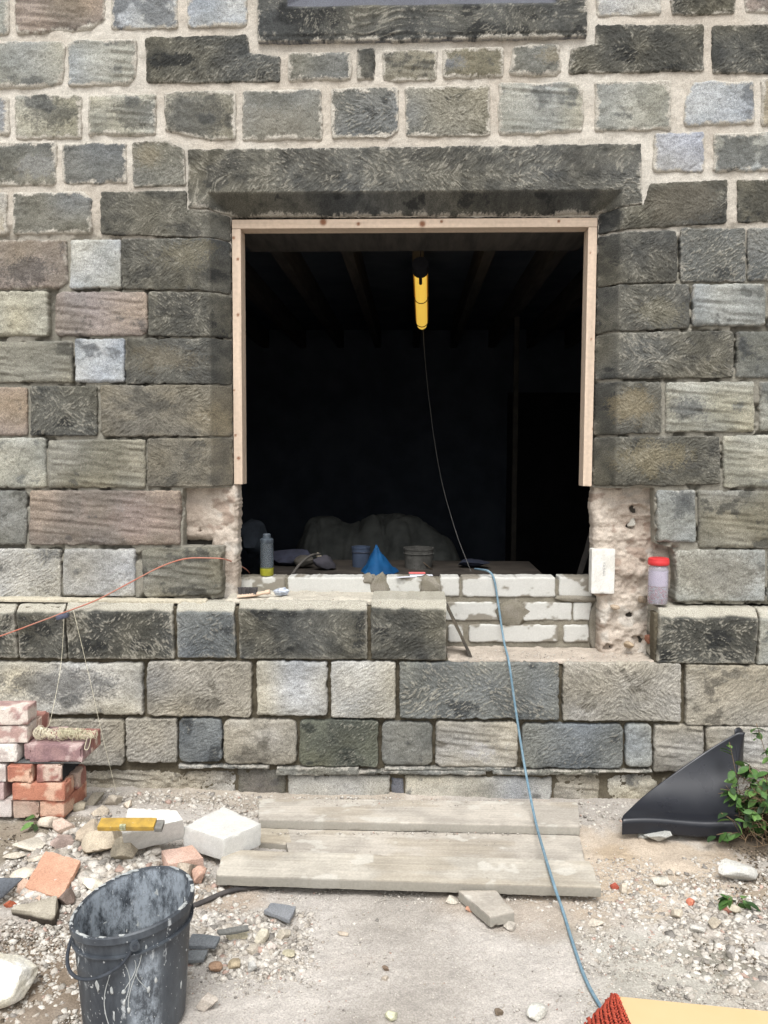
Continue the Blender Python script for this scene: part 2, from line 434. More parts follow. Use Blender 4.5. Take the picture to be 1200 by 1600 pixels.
# row F
stone([(-45,374),(104,374),(106,440),(90,450),(-45,452)], 'pk','r', crust=.1, patch=((76,76,76),.15,-.1,.42), smear=.4)
stone(R(108,188,374,450), 'bl','r', smear=.25)
stone([(188,373),(362,371),(362,455),(190,451)], 'dk','x', opening=True, smear=.12, fleck=.15, patch=((138,128,96),-.05,.15,.3), deep=.12)
stone([(935,363),(1058,359),(1059,440),(935,444)], 'dk','x', opening=True, smear=.12, fleck=.2, deep=.12)
stone(R(1064,1165,356,440), 'md','d', smear=.3, fleck=.3, crust=.35)
stone(R(1169,1250,355,438), 'md','x', smear=.3, crust=.3)
# row G
stone(R(-45,74,455,525), 'gg','r', crust=.25, smear=.3)
stone(R(85,230,455,525), 'pk','l', smear=.1, rc=.028)
stone([(231,455),(362,456),(363,526),(231,525)], 'dk','x', opening=True, smear=.12, fleck=.3, deep=.12)
stone([(934,445),(1078,443),(1078,513),(934,518)], 'dk','x', opening=True, smear=.12, fleck=.2, patch=((135,128,100),.15,0,.35), deep=.12)
stone(R(1083,1197,443,509), 'gg','l', smear=.35, crust=.15)
stone(R(1203,1250,443,509), 'bl','r', smear=.35)
# row H
stone(R(-45,112,533,598), 'ol','l', smear=.15, patch=((150,147,128),0,0,.7))
stone(R(116,194,529,597), 'bl','r', smear=.1)
stone([(197,529),(363,528),(364,600),(197,600)], 'dk','x', opening=True, smear=.08, fleck=.15, patch=((125,112,84),-.1,-.05,.35), deep=.12)
stone([(933,520),(1147,517),(1146,590),(932,592)], 'dk','x', opening=True, smear=.15, fleck=.3, deep=.12)
stone(R(1151,1250,517,590), 'bg','r', smear=.3, crust=.15)
# row I
stone(R(-45,42,605,681), 'pk','r', smear=.12)
stone(R(47,151,603,681), 'dk','x', smear=.1, fleck=.25)
stone([(156,602),(364,601),(366,682),(158,682)], 'bo','x', opening=True, smear=.05, fleck=.15, crust=.25, deep=.12)
stone([(932,597),(1034,596),(1034,677),(931,680)], 'dk','x', opening=True, smear=.1, fleck=.1, patch=((160,140,95),.0,.05,.4), deep=.12)
stone(R(1041,1180,596,675), 'gg','l', smear=.3, patch=((84,88,92),-.2,0,.35), crust=.2)
stone(R(1188,1250,596,673), 'gg','l', smear=.3, crust=.3)
# row J
stone(R(-45,71,684,763), 'gg','r', smear=.15, crust=.1)
stone(R(74,227,687,763), 'ol','l', smear=.12, crust=.15)
stone([(230,685),(366,684),(368,761),(229,761)], 'bo','x', opening=True, smear=.05, fleck=.1, crust=.3, deep=.12)
stone([(931,683),(1125,681),(1127,757),(930,760)], 'dk','x', opening=True, smear=.12, fleck=.15, patch=((158,142,100),-.05,.05,.33), deep=.12)
stone(R(1131,1250,680,762), 'gg','l', smear=.25, crust=.1)
# row K
stone(R(-45,41,766,852), 'ol','r', smear=.1, crust=.3)
stone(R(45,281,766,852), 'pk','l', smear=.1, crust=.1, patch=((165,138,122),.25,0,.5))
stone(R(1028,1088,766,848), 'gg','r', smear=.25, patch=((76,80,84),0,.28,.42), deep=.16)
stone(R(1091,1250,767,857), 'ol','l', smear=.15, crust=.35)
# row L
stone(R(-45,94,858,938), 'lt','d', smear=.15, crust=.4, fleck=.3)
stone(R(98,210,858,932), 'lt','r', smear=.15, crust=.1)
stone([(219,860),(235,856),(338,856),(345,866),(345,930),(225,935)], 'ol','l', smear=.05, crust=.3, rc=.02, deep=.16)
stone(R(1057,1197,859,940), 'gg','r', smear=.2, crust=.05, patch=((138,130,110),0,0,.6), deep=.16)
stone(R(1201,1250,859,940), 'gg','l', smear=.2)
# plinth course with weathered chamfer (rows M), then N, O
def prow(x0, x1, yt, yb): 
    return [(x0, yt, -0.035), (x1, yt+1, -0.035), (x1, yb+.5, YP), (x0, yb-.5, YP)]
PK = dict(Y=YP, zch=True, fleck=.45, rc=.006, edge=.003)
stone(prow(-45,27,942,1028), 'dk','x', deep=.12, **PK)
stone(prow(31,103,942,1029), 'dk','x', deep=.12, **dict(PK, fleck=.3))
stone(prow(107,272,940,1030), 'dk','x', deep=.12, **dict(PK, fleck=.55))
stone(prow(278,368,940,1028), 'bg','x', deep=.14, **dict(PK, fleck=.1), crust=.3)
stone(prow(375,574,938,1030), 'dk','x', deep=.27, **dict(PK, fleck=.2))
stone(prow(580,697,936,1031), 'dk','v', deep=.27, **dict(PK, fleck=.12))
stone(prow(1028,1180,949,1037), 'dk','x', deep=.27, **dict(PK, fleck=.5))
stone(prow(1184,1250,951,1040), 'gg','r', deep=.12, **PK)
LW = dict(Y=YP, smear=.06, rc=.012, deep=.12, mort=(150,144,130))
stone(R(-45,222,1036,1117), 'lt','r', crust=.3, patch=((84,88,92),-.05,.05,.35), **LW)
stone(R(229,392,1034,1120), 'bf','d', crust=.1, fleck=.2, **dict(LW, rc=.02, deep=.14))
stone(R(400,511,1034,1119), 'lt','r', crust=0, **LW)
stone(R(517,618,1034,1122), 'lt','d', crust=0, fleck=.3, **LW)
stone(R(624,874,1036,1124), 'bg','x', crust=.25, fleck=.45, **dict(LW, deep=.3))
stone(R(880,1064,1036,1127), 'bf','x', crust=.1, fleck=.25, **dict(LW, deep=.3))
stone(R(1073,1250,1040,1135), 'bf','d', crust=.25, fleck=.25, **LW)
LW['rc'] = .022
stone(R(-45,193,1125,1196), 'bf','d', crust=.1, fleck=.1, **LW)
stone(R(196,276,1124,1192), 'bf','d', crust=.05, fleck=.15, **dict(LW, rc=.008))
stone(R(280,346,1124,1191), 'bg','d', crust=.2, fleck=.1, **LW)
stone(R(349,463,1125,1195), 'bf','r', crust=.35, **dict(LW, rc=.035))
stone(R(468,591,1126,1198), 'gn','d', crust=.35, fleck=.15, **LW)
stone(R(596,675,1129,1197), 'md','r', crust=.3, **dict(LW, rc=.03))
stone(R(681,809,1129,1200), 'bf','l', crust=.25, patch=((195,192,190),.1,-.15,.22), **LW)
stone(R(816,974,1132,1201), 'bg','d', crust=.15, fleck=.15, **dict(LW, rc=.03))
stone(R(978,1019,1132,1200), 'gg','r', crust=.15, **LW)
stone(R(1023,1100,1134,1207), 'bf','l', crust=.1, **dict(LW, rc=.01))
stone(R(1104,1250,1135,1210), 'bf','l', crust=.1, **LW)
# footing stones and concrete strip
FT = dict(Y=-0.05, smear=.1, deep=.12, mort=(170,158,140))
stone([(-45,1202),(250,1204),(262,1222),(240,1262),(-45,1265)], 'bf','l', amp=1.8, crust=.35, rc=.015, edge=.008, **FT)
stone([(248,1206),(368,1204),(369,1262),(255,1262)], 'bf','r', amp=1.9, crust=.15, rc=.02, edge=.008, **FT)
stone(R(371,446,1201,1262), 'md','r', crust=.15, patch=((122,112,104),0,0,.8), rc=.008, **FT)
stone(R(450,609,1212,1262), 'lt','r', amp=.35, crust=.05, rc=.004, name='concrete_footing', **dict(FT, Y=-0.06))
stone(R(611,631,1216,1262), 'lv','l', amp=.4, crust=0, rc=.003, name='engineering_brick', label='small blue painted brick end set in the footing', patch=((64,70,100),0,0,1.5), **FT)
stone(R(633,862,1214,1262), 'lt','r', amp=.35, crust=.1, rc=.004, name='concrete_footing', **dict(FT, Y=-0.06))
stone([(866,1209),(932,1207),(940,1220),(932,1262),(864,1262)], 'bf','l', amp=1.6, crust=.2, rc=.02, **FT)
stone([(950,1212),(1012,1208),(1030,1220),(1025,1262),(945,1262)], 'lt','r', amp=1.4, crust=.1, rc=.025, **FT)
stone([(1034,1212),(1250,1214),(1250,1265),(1030,1265)], 'bf','r', amp=1.4, crust=.2, rc=.02, **FT)
# thin slate damp course
for (x0, x1, y0_, y1_) in [(278,420,1196,1202),(432,560,1200,1212),(545,760,1204,1211),(600,800,1199,1205),(770,935,1204,1212),(800,1020,1204,1208)]:
    stone([(x0,y0_),(x1,y0_+1),(x1,y1_+1),(x0,y1_)], 'md','r', Y=-0.085+random.uniform(-.006,.004), rc=.001, edge=.0045, deep=.05, smear=.5, crust=.3, res=.003, name='slate', bulge=0)

# the lintel: chamfered underside mitred at both ends
lp = [(293,233),(1002,223),(1003,300),(1004,319),(938,326),(932,337),(360,337),(356,328),(293,324)]
stone(lp, 'dk','x', Y=-0.004, opening=True, smear=.55, fleck=.34, crust=.3, rc=.004, edge=.004, deep=.12, name='lintel', res=.0042)
# sill of the window above
def sill_hf(X, Z, s):
    zs = atY(650, 10, -0.02).z; xl_, xr_ = atY(455, 10, 0).x, atY(862, 10, 0).x
    c = np.maximum(0, np.minimum(np.minimum(Z-zs, X-xl_+0.03), xr_+0.03-X))*0.9
    low = atY(650, 52, -0.02).z
    re = 0.010; t = np.clip(s/re, 0, 1)
    return c + re*0.8*(1-np.sqrt(np.maximum(0, 1-(1-t)**2))) + 0.003*fbm2(X*9, Z*9, 3, 3) - 0.0024*tool_marks(X, Z, 0.05, 2.1, 'x', 77)*(c < 0.001) + 0.004*ss(low+.004, low-.004, Z)
_, sill_cf0 = stone_style('dk', 'x', 77, 0.05, 2.1, 1.4, .3, smear=.7, crust=.3, fleck=.25)
def sill_cf(X, Z, s, h):
    c = sill_cf0(X, Z, s, h)
    t = ss(0.004, 0.012, h-0.004)[..., None]*(np.abs(X-0.05) < 2)[..., None]
    return c*(1-t)+lin((104,106,114), K)*t*(1+0.15*fbm2(X*20, Z*20, 4, 3)[..., None])
P = Wp([(400,-60),(918,-60),(918,56),(640,62),(402,64)], -0.02)
V, Q, C = plate(P, -0.02, 77, rc=.006, edge=.003, hf=sill_hf, cf=sill_cf, deep=.14)
mk('window_sill', V, Q, M['stone'], building, col=C, angle=50)

# low-detail masonry carrying on left, right and above, outside the photograph
def coarse_row(x0, x1, yt, yb, Y, cols):
    x = x0
    while x < x1-30:
        wd = random.uniform(90, 190); xe = min(x+wd, x1)
        if x1-xe < 60: xe = x1
        stone(R(x, xe-7, yt, yb), random.choice(cols), random.choice('rlx'), Y=Y, res=.014, crust=.25, smear=.3)
        x = xe
rows = [(-40,50),(62,134),(148,214),(221,288),(299,366),(374,450),(455,525),(531,598),(604,680),(686,763),(766,852),(858,938)]
for a, b in rows:
    coarse_row(-560, -50, a, b, 0, ['md','gg','ol','pk','bf']); coarse_row(1257, 1760, a-3, b-3, 0, ['md','gg','ol','pk','bf'])
for a, b in [(945,1028),(1036,1118),(1125,1196),(1204,1265)]:
    coarse_row(-560, -50, a, b, YP, ['dk','bf','lt']); coarse_row(1257, 1760, a+4, b+4, YP, ['dk','bf','lt'])
for a, b in [(-210,-130),(-122,-50)]:
    coarse_row(-560, 395, a, b, 0, ['md','gg','ol','pk','bf']); coarse_row(925, 1760, a, b, 0, ['md','gg','ol','pk','bf'])

# mortar bedding, a recessed sheet that shows in the joints
def mort_fn(lower):
    def hf(X, Z, s):
        return hf0(X, Z, s)+(0 if lower else .13*((X > atY(440, 10, 0).x) & (X < atY(880, 10, 0).x) & (Z > atY(650, 30, 0).z)))+(0 if lower else np.maximum(0, np.minimum(np.minimum(X-(XL-RC), (XR+RC)-X), (ZT+RC)-Z)))
    def hf0(X, Z, s):
        n = fbm2(X*16, Z*16, 501, 4)
        if lower: return 0.030+0.012*n+0.003*vn2(X*120, Z*120, 7)
        up = ss(atY(600, 400).z, atY(600, 330).z, Z+0.05*vn2(X*3, Z*3, 9))
        lowj = 0.011+0.030*ss(0.08, 0.35, n)
        return up*(0.006+0.006*n)+(1-up)*lowj+0.002*vn2(X*130, Z*130, 7)
    def cf(X, Z, s, h):
        n = fbm2(X*12, Z*12, 511, 4)[..., None]; n2 = vn2(X*160, Z*160, 512)[..., None]
        up = ss(atY(600, 395).z, atY(600, 340).z, Z+0.05*vn2(X*3, Z*3, 9))[..., None]
        a = lin((210,204,193), K)*1.02; p = lin((198,189,176), K); mid = lin((158,154,142), K*.9)
        m = ss(-.3, .4, fbm2(X*3, Z*3, 514, 3))[..., None]; top = a*(1-m)+p*m
        if lower: return lin((112,104,88), K*.8)*(1+0.25*n+0.15*n2)
        return (top*up+mid*(1-up))*(1+0.14*n+0.1*n2)
    return hf, cf
zpl = atY(600, 940, -0.035).z
up_poly = [(-620,-230),(1820,-230),(1820,951),(1060,946),(1054,858),(1027,850),(1024,763),(930,763),(930,330),(366,330),(366,763),(284,763),(284,854),(345,855),(345,940),(-620,944)]
PU = Wp(up_poly, 0)
PU = [(x, zpl-0.004) if 935 < p[1] < 960 else ((XL, z) if p[0] == 366 else ((XR, z) if p[0] == 930 and p[1] < 800 else (x, z))) for (x, z), p in zip(PU, up_poly)]
hf, cf = mort_fn(False); V, Q, C = plate(PU, 0.004, 901, res=.007, rc=.002, edge=.002, hf=hf, cf=cf, deep=.09)
mk('mortar', V, Q, M['mortar'], building, col=C)
lo_poly = [(-620,950),(697,950),(697,1034),(1026,1037),(1026,960),(1820,960),(1820,1300),(-620,1300)]
hf, cf = mort_fn(True); V, Q, C = plate(Wp(lo_poly, YP), YP+0.004, 903, res=.007, rc=.002, edge=.002, hf=hf, cf=cf, deep=.10)
mk('mortar', V, Q, M['mortar'], building, col=C)

# exposed rubble core either side of the opening, below the jambs
def core(poly, Y, seed, holes=(), deep=.10, amp=1.0):
    H = [((lambda v: (v.x, v.z))(atY(h[0], h[1], Y)), h[2], h[3]) for h in holes]
    def hf(X, Z, s):
        n = fbm2(X*7, Z*7, seed, 3); r = fbm2(X*22, Z*30, seed+2, 4)
        ledge = vn2(X*6, Z*17, seed+4)
        h = -amp*(0.018*n+0.018*r+0.005*fbm2(X*70, Z*70, seed+8, 2)+0.010*np.sign(ledge)*np.abs(ledge)**.5)-0.0012*vn2(X*140, Z*140, seed+5)
        for (c, rad, dp) in H:
            d = np.sqrt((X-c[0])**2+(1.4*(Z-c[1]))**2)+0.022*r+0.008*vn2(X*60, Z*60, seed+6); h = h+dp*ss(rad, rad*.55, d)
        return h+0.02*(1-np.clip(s/0.02, 0, 1))**2
    def cf(X, Z, s, h):
        n = fbm2(X*8, Z*8, seed+11, 4)[..., None]; n2 = fbm2(X*45, Z*45, seed+12, 3)[..., None]
        m = ss(-.35, .35, n); c = lin((212,200,186), K)*(1-m)+lin((186,172,158), K)*m
        d = ss(.22, .4, fbm2(X*14, Z*20, seed+13, 4))[..., None]*.55; c = c*(1-d)+lin((140,116,100), K)*d
        w_ = ss(.3, .45, fbm2(X*10, Z*10, seed+17, 3))[..., None]*.5; c = c*(1-w_)+lin((205,202,194), K)*w_
        return c*(1+.16*n2)
    V, Q, C = plate(Wp(poly, Y), Y, seed, res=.0045, rc=.01, edge=.006, hf=hf, cf=cf, deep=deep)
    return mk('rubble_core', V, Q, M['mortar'], building, col=C)
core([(268,755),(371,755),(372,800),(370,860),(371,942),(330,944),(330,845),(268,845)], 0.085, 3001, holes=[(312,830,.016,.03),(335,850,.014,.02),(290,850,.02,.02)], amp=.45)
core([(926,752),(1045,752),(1045,845),(1078,858),(1078,948),(1040,955),(1040,1030),(937,1030),(939,935),(929,930),(928,850)], 0.10, 3101,
     holes=[(998,796,.045,.03),(985,822,.02,.025),(1003,876,.02,.015),(985,962,.014,.03),(1000,1000,.03,.02),(950,1012,.025,.03)], amp=.8)
# small stones lodged in the right-hand core
def rock(size, seed, sub=3, planes=11, rough=.04):
    bm = bmesh.new(); bmesh.ops.create_icosphere(bm, subdivisions=sub, radius=1.0)
    D = np.array([v.co[:] for v in bm.verts]); F = np.array([[v.index for v in f.verts] for f in bm.faces]); bm.free()
    D /= np.linalg.norm(D, axis=1)[:, None]
    r = np.random.RandomState(seed); Nn = r.normal(size=(planes, 3)); Nn /= np.linalg.norm(Nn, axis=1)[:, None]
    hh = r.uniform(.5, .95, planes)
    dots = D@Nn.T; rad = np.where(dots > 0.05, hh/np.maximum(dots, .05), 9).min(axis=1); rad = np.minimum(rad, 1.25)
    V = D*rad[:, None]
    if rough: V = V*(1+rough*fbm3(V[:, 0]*4, V[:, 1]*4, V[:, 2]*4, seed, 3))[:, None]
    return V*np.array(size)/2.0, F
def rot(V, rx=0, ry=0, rz=0, loc=(0, 0, 0)):
    m = np.array(Euler((rx, ry, rz)).to_matrix()); return V@m.T+np.array(loc)
def ncol(V, c1, c2, seed, s=30, k=K, c3=None, t3=.2):
    m = ss(-.3, .35, fbm3(V[:, 0]*s, V[:, 1]*s, V[:, 2]*s, seed, 3))[:, None]
    c = lin(c1, k)*(1-m)+lin(c2, k)*m
    if c3 is not None:
        q = ss(t3, t3+.15, fbm3(V[:, 0]*s*.7+9, V[:, 1]*s*.7, V[:, 2]*s*.7, seed+4, 4))[:, None]; c = c*(1-q)+lin(c3, k)*q
    return c*(1+.1*vn3(V[:, 0]*200, V[:, 1]*200, V[:, 2]*200, seed)[:, None])
for (px, py, Y, sx, sz, c) in [(988,818,.11,.035,.05,(190,186,176)), (960,948,.08,.05,.03,(190,172,150)), (1003,938,.09,.06,.03,(165,150,132)), (985,1008,.06,.05,.035,(196,176,150)), (1015,1000,.07,.05,.04,(160,112,92))]:
    V, F = rock((sx, .05, sz), int(px+py)); V = rot(V, .1, .2, .1, atY(px, py, Y))
    mk('core_stone', V, F, M['rubble'], building, col=ncol(V, c, [v*.85 for v in c], px), angle=40)

# solid wall backing, added to block light behind the facing, room behind
def boxv(x0, x1, y0, y1, z0, z1):
    V = np.array([(x, y, z) for z in (z0, z1) for y in (y0, y1) for x in (x0, x1)], float)
    return V, [(0, 2, 3, 1), (4, 5, 7, 6), (0, 1, 5, 4), (2, 6, 7, 3), (0, 4, 6, 2), (1, 3, 7, 5)]
zb = atY(600, 1017, .2).z
WL, WR, WT = -3.6, 3.8, 3.5
for nm, b in (('wall_backing', (WL, XL-.10, .125, .55, -.3, WT)), ('wall_backing', (XR+.10, WR, .125, .55, -.3, WT)), ('wall_backing', (XL-.10, XR+.10, .18, .55, ZT+.002, WT))):
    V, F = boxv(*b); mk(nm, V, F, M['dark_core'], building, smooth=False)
V, F = boxv(XL-.35, XR+.35, -.02, .55, -.3, zb-.004); mk('wall_backing', V, F, M['dark_core'], building, smooth=False)
RT = 2.86; RD = 5.2
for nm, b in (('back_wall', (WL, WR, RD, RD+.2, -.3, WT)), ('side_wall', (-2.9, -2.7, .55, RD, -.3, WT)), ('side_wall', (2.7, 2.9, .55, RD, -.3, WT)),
              ('room_floor', (-2.7, 2.7, .55, RD, -.1, .12)), ('ceiling', (WL, WR, .55, RD, RT, WT)), ('light_lid', (WL, WR, .05, RD+.2, WT, WT+.1))):  # top slab is unseen, added to keep daylight from leaking in
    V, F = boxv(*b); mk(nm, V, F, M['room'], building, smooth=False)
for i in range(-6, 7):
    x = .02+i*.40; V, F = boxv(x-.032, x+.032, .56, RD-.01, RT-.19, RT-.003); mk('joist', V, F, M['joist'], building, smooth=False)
V, F = boxv(XL-.2, XR+.2, .172, .30, ZT-.075, ZT+.001)
V, F = boxv(XL+.001, XR-.001, .20, .54, ZT-.045, ZT+.0); mk('inner_lintel', V, F, M['joist'], building, smooth=False)
V, F = boxv(1.0, 1.9, RD-.03, RD-.004, .12, 2.2); mk('door', V, F, mat_n('dark_door', (40,40,42), (30,30,32), 4), building, smooth=False)

# ------------------------------------------------------------------ rough boxes, bricks, blocks, planks
def cells(h, n):
    """closed subdivided box: half sizes h, cell counts n"""
    vid = {}; V = []; F = []
    def v(i, j, k):
        key = (i, j, k)
        if key not in vid:
            vid[key] = len(V); V.append((-h[0]+2*h[0]*i/n[0], -h[1]+2*h[1]*j/n[1], -h[2]+2*h[2]*k/n[2]))
        return vid[key]
    for i in range(n[0]):
        for j in range(n[1]):
            F.append((v(i, j, 0), v(i, j+1, 0), v(i+1, j+1, 0), v(i+1, j, 0))); F.append((v(i, j, n[2]), v(i+1, j, n[2]), v(i+1, j+1, n[2]), v(i, j+1, n[2])))
    for i in range(n[0]):
        for k in range(n[2]):
            F.append((v(i, 0, k), v(i+1, 0, k), v(i+1, 0, k+1), v(i, 0, k+1))); F.append((v(i, n[1], k), v(i, n[1], k+1), v(i+1, n[1], k+1), v(i+1, n[1], k)))
    for j in range(n[1]):
        for k in range(n[2]):
            F.append((v(0, j, k), v(0, j, k+1), v(0, j+1, k+1), v(0, j+1, k))); F.append((v(n[0], j, k), v(n[0], j+1, k), v(n[0], j+1, k+1), v(n[0], j, k+1)))
    return np.array(V), np.array(F)
def rbox(sz, seed, cell=.009, rnd=.005, amp=.0025, chip=.006):
    h = np.array(sz)/2; n = [max(2, int(round(s/cell))) for s in sz]
    V, F = cells(h, n)
    c = np.clip(V, -(h-rnd), h-rnd); d = V-c; L_ = np.linalg.norm(d, axis=1); m = L_ > 1e-9
    edge = (np.abs(V) > (h-rnd*1.5)).sum(axis=1) >= 2
    V[m] = c[m]+d[m]/L_[m][:, None]*rnd
    N3 = lambda s, k: fbm3(V[:, 0]*s, V[:, 1]*s, V[:, 2]*s, seed+k, 3)
    ch = chip*ss(.12, .45, N3(28, 3))*edge
    nv = V/np.maximum(np.linalg.norm(V, axis=1)[:, None], 1e-9)
    dirn = d/np.maximum(L_, 1e-9)[:, None]
    return V + dirn*(amp*N3(18, 0))[:, None]-nv*ch[:, None], F

brick_cols = {'orange': ((196,124,96),(178,108,86),(206,170,148)), 'red': ((168,112,98),(150,98,90),(198,176,162)), 'pink': ((188,152,142),(168,134,128),(214,202,192)),
              'purple': ((160,124,122),(144,110,112),(186,164,160)), 'pale': ((206,196,190),(184,168,160),(222,216,208)), 'buffred': ((186,160,142),(172,140,122),(206,186,168))}
stack_mark = []
def brick(px, row, kind, label, orient='s', dy=0.0, rz=0.0, zoff=0.0, cut=1.0, group='reclaimed bricks stacked against the wall'):
    seed = int(abs(px)*3+row*71)+7
    L_, D_, H_ = (.215*cut, .102, .072) if orient == 's' else (.102, .215, .072)
    Yf = -.50; zb_ = .062
    v = atY(px, 1240, Yf)
    V, F = rbox((L_, D_, H_), seed, cell=.008, amp=.004, chip=.012)
    rz += ((seed*.618) % 1-.5)*.05; dy += ((seed*.377) % 1-.5)*.014
    c1, c2, c3 = brick_cols[kind]
    C = ncol(V, dsat(c1, .8), dsat(c2, .8), seed, 26, .88, c3, .0)
    o = mk('brick', V, F, M['brick'], None, col=C, angle=35, origin=(0, 0, -H_/2))
    o.location = (v.x+L_/2, Yf+dy+D_/2, zb_+.0745*row+zoff); o.rotation_euler = (0, 0, rz)
    meta(o, label, 'brick', group); return o
brick(-23, 0, 'pale', 'whitish reclaimed brick end at bottom left edge of the brick stack', 'h')
brick(20, 0, 'buffred', 'grey-buff brick end with orange right edge in the bottom course of the stack', 'h', rz=.02)
brick(62, 0, 'orange', 'orange-red brick end at bottom right of the stack beside the rubble', 'h', rz=-.03)
brick(-74, 1, 'purple', 'dark purple brick at the left edge, second course up in the stack', 's', rz=.0)
brick(20, 1, 'orange', 'long orange brick with chipped right corner lying lengthwise in the stack', 's', rz=.03)
brick(22, 1, 'red', 'red brick at the back of the second course of the stack', 's', dy=.108, rz=.05)
brick(-30, 2, 'pale', 'whitish brick end at the left edge below the slate slip', 'h', rz=.04)
brick(14, 2, 'orange', 'bright orange brick end beside the black-sided brick in the stack', 'h', rz=-.02)
bs = brick(56, 2, 'red', 'reddish brick end with a black right side in the stack', 'h', rz=.02)
a_ = bs.data.color_attributes['Col']; cc = np.zeros(len(a_.data)*4, np.float32); a_.data.foreach_get('color', cc); cc = cc.reshape(-1, 4)
vv = np.zeros(len(bs.data.vertices)*3, np.float32); bs.data.vertices.foreach_get('co', vv); vv = vv.reshape(-1, 3); sx = (vv[:, 0] > .045) & (vv[:, 1] > -.097); cc[sx, :3] = lin((48,50,54), K); a_.data.foreach_set('color', cc.ravel())  # right side face set to a near-black colour
brick(-10, 3, 'pale', 'whitish brick end above the slate slip at the left of the stack', 'h', zoff=.008)
brick(34, 3, 'purple', 'dark brick glimpsed between the pale brick and the purple brick', 'h', dy=.02, zoff=.008)
brick(46, 3, 'purple', 'purple-pink brick that the string hank rests on', 's', zoff=.008, rz=.03)
brick(46, 3, 'red', 'red brick hidden behind the purple-pink brick under the string', 's', dy=.108, zoff=.008, rz=.0)
brick(-40, 4, 'pink', 'pink brick with pale mortar, second from the top of the stack', 's', zoff=.008, rz=.05)
brick(-38, 4, 'red', 'rear brick of the second course from the top of the stack', 's', dy=.11, zoff=.008, rz=.02)
brick(-38, 5, 'pink', 'topmost brick of the stack, pink with white mortar crust', 's', zoff=.010, rz=.10)
v0 = atY(22, 1184, -.50)
V, F = rbox((.27, .19, .007), 55, cell=.012, rnd=.003, amp=.003, chip=.004); V = rot(V, 0, 0, .03, (v0.x+.125, -.395, .062+.0745*3+.0035))
mk('slate_slip', V, F, M['stone'], None, col=ncol(V, (120,120,118), (90,92,94), 5, 40), angle=35); meta(bpy.data.objects['slate_slip'], 'thin grey slate slip laid between courses of the brick stack', 'slate')

# blockwork infill in the opening
bw = empty('block_wall', (0, .3, zb), 'low infill wall of white aerated blocks with grey mortar in the bottom of the opening', 'wall')
YB = .20
def blk(x0, x1, yt, yb, seed, dirty=.2, name='block', round_=.006, dy=0.0):
    P = Wp([(x0, yt), (x1, yt), (x1, yb), (x0, yb)], YB+dy)
    def hf(X, Z, s):
        t = np.clip(s/.006, 0, 1); return .006*(1-np.sqrt(np.maximum(0, 1-(1-t)**2)))+.0015*fbm2(X*20, Z*20, seed, 3)+.003*np.clip(vn2(X*190, Z*190, seed+2)-.55, 0, 1)
    def cf(X, Z, s, h):
        n = fbm2(X*16, Z*22, seed+7, 4)[..., None]; n2 = vn2(X*230, Z*230, seed+8)[..., None]
        c = lin((214,213,207), .74)*(1+.05*n2)
        d = ss(.55-dirty, .75-dirty, n+np.exp(-s/.012)[..., None]*.45); return c*(1-d)+lin((150,144,132), K)*d
    V, Q, C = plate(P, YB+dy, seed, res=.005, rc=round_, edge=.003, hf=hf, cf=cf, deep=.10)
    return mk(name, V, Q, M['block'], bw, col=C, angle=60)
top = [(366,445,.35),(449,585,.18),(603,664,.5),(688,718,.3),(721,868,.15),(874,926,.3)]
for i, (a, b, d) in enumerate(top): blk(a, b, 903 if 0 else 902, 932+(a > 700)*1, 4000+i*7, d)
for i, (a, b, d) in enumerate([(690,786,.45),(817,894,.1),(896,925,.1)]): blk(a, b, 941, 970, 4100+i*7, d, round_=.01)
for i, (a, b, d) in enumerate([(700,724,.3),(732,872,.12),(881,921,.15)]): blk(a, b, 976, 1004, 4200+i*7, d, round_=.014)
zt_ = atY(600, 903, YB).z
def bm_hf(X, Z, s): return .006+.006*fbm2(X*20, Z*20, 4301, 4)+.0015*vn2(X*120, Z*120, 2)
def bm_cf(X, Z, s, h): return lin((140,134,120), K)*(1+.16*fbm2(X*14, Z*14, 4302, 4)[..., None]+.08*vn2(X*180, Z*180, 3)[..., None])
V, Q, C = plate([(XL-.03, zb-.01), (XR+.06, zb-.01), (XR+.06, zt_-.004), (XL-.03, zt_-.004)], YB+.002, 4300, res=.006, rc=.002, edge=.002, hf=bm_hf, cf=bm_cf, deep=.094)
mk('mortar', V, Q, M['mortar'], bw, col=C, angle=60)
for (x, y, sx, sy, sd_) in [(802,955,34,34,1),(596,918,24,30,2),(675,918,28,28,3),(575,905,12,12,4),(905,935,50,8,5),(930,975,16,60,6)]:
    p = atY(x, y, YB); r_ = 1/ (FPX/3.9)
    V, F = rock((sx*r_*1.3, .022, sy*r_*1.3), 4400+sd_, planes=6, rough=.3); V = rot(V, 0, 0, 0, (p.x, YB+.004, p.z))
    mk('mortar_smear', V, F, M['mortar'], bw, col=ncol(V, (148,142,130), (132,126,112), sd_, 20))
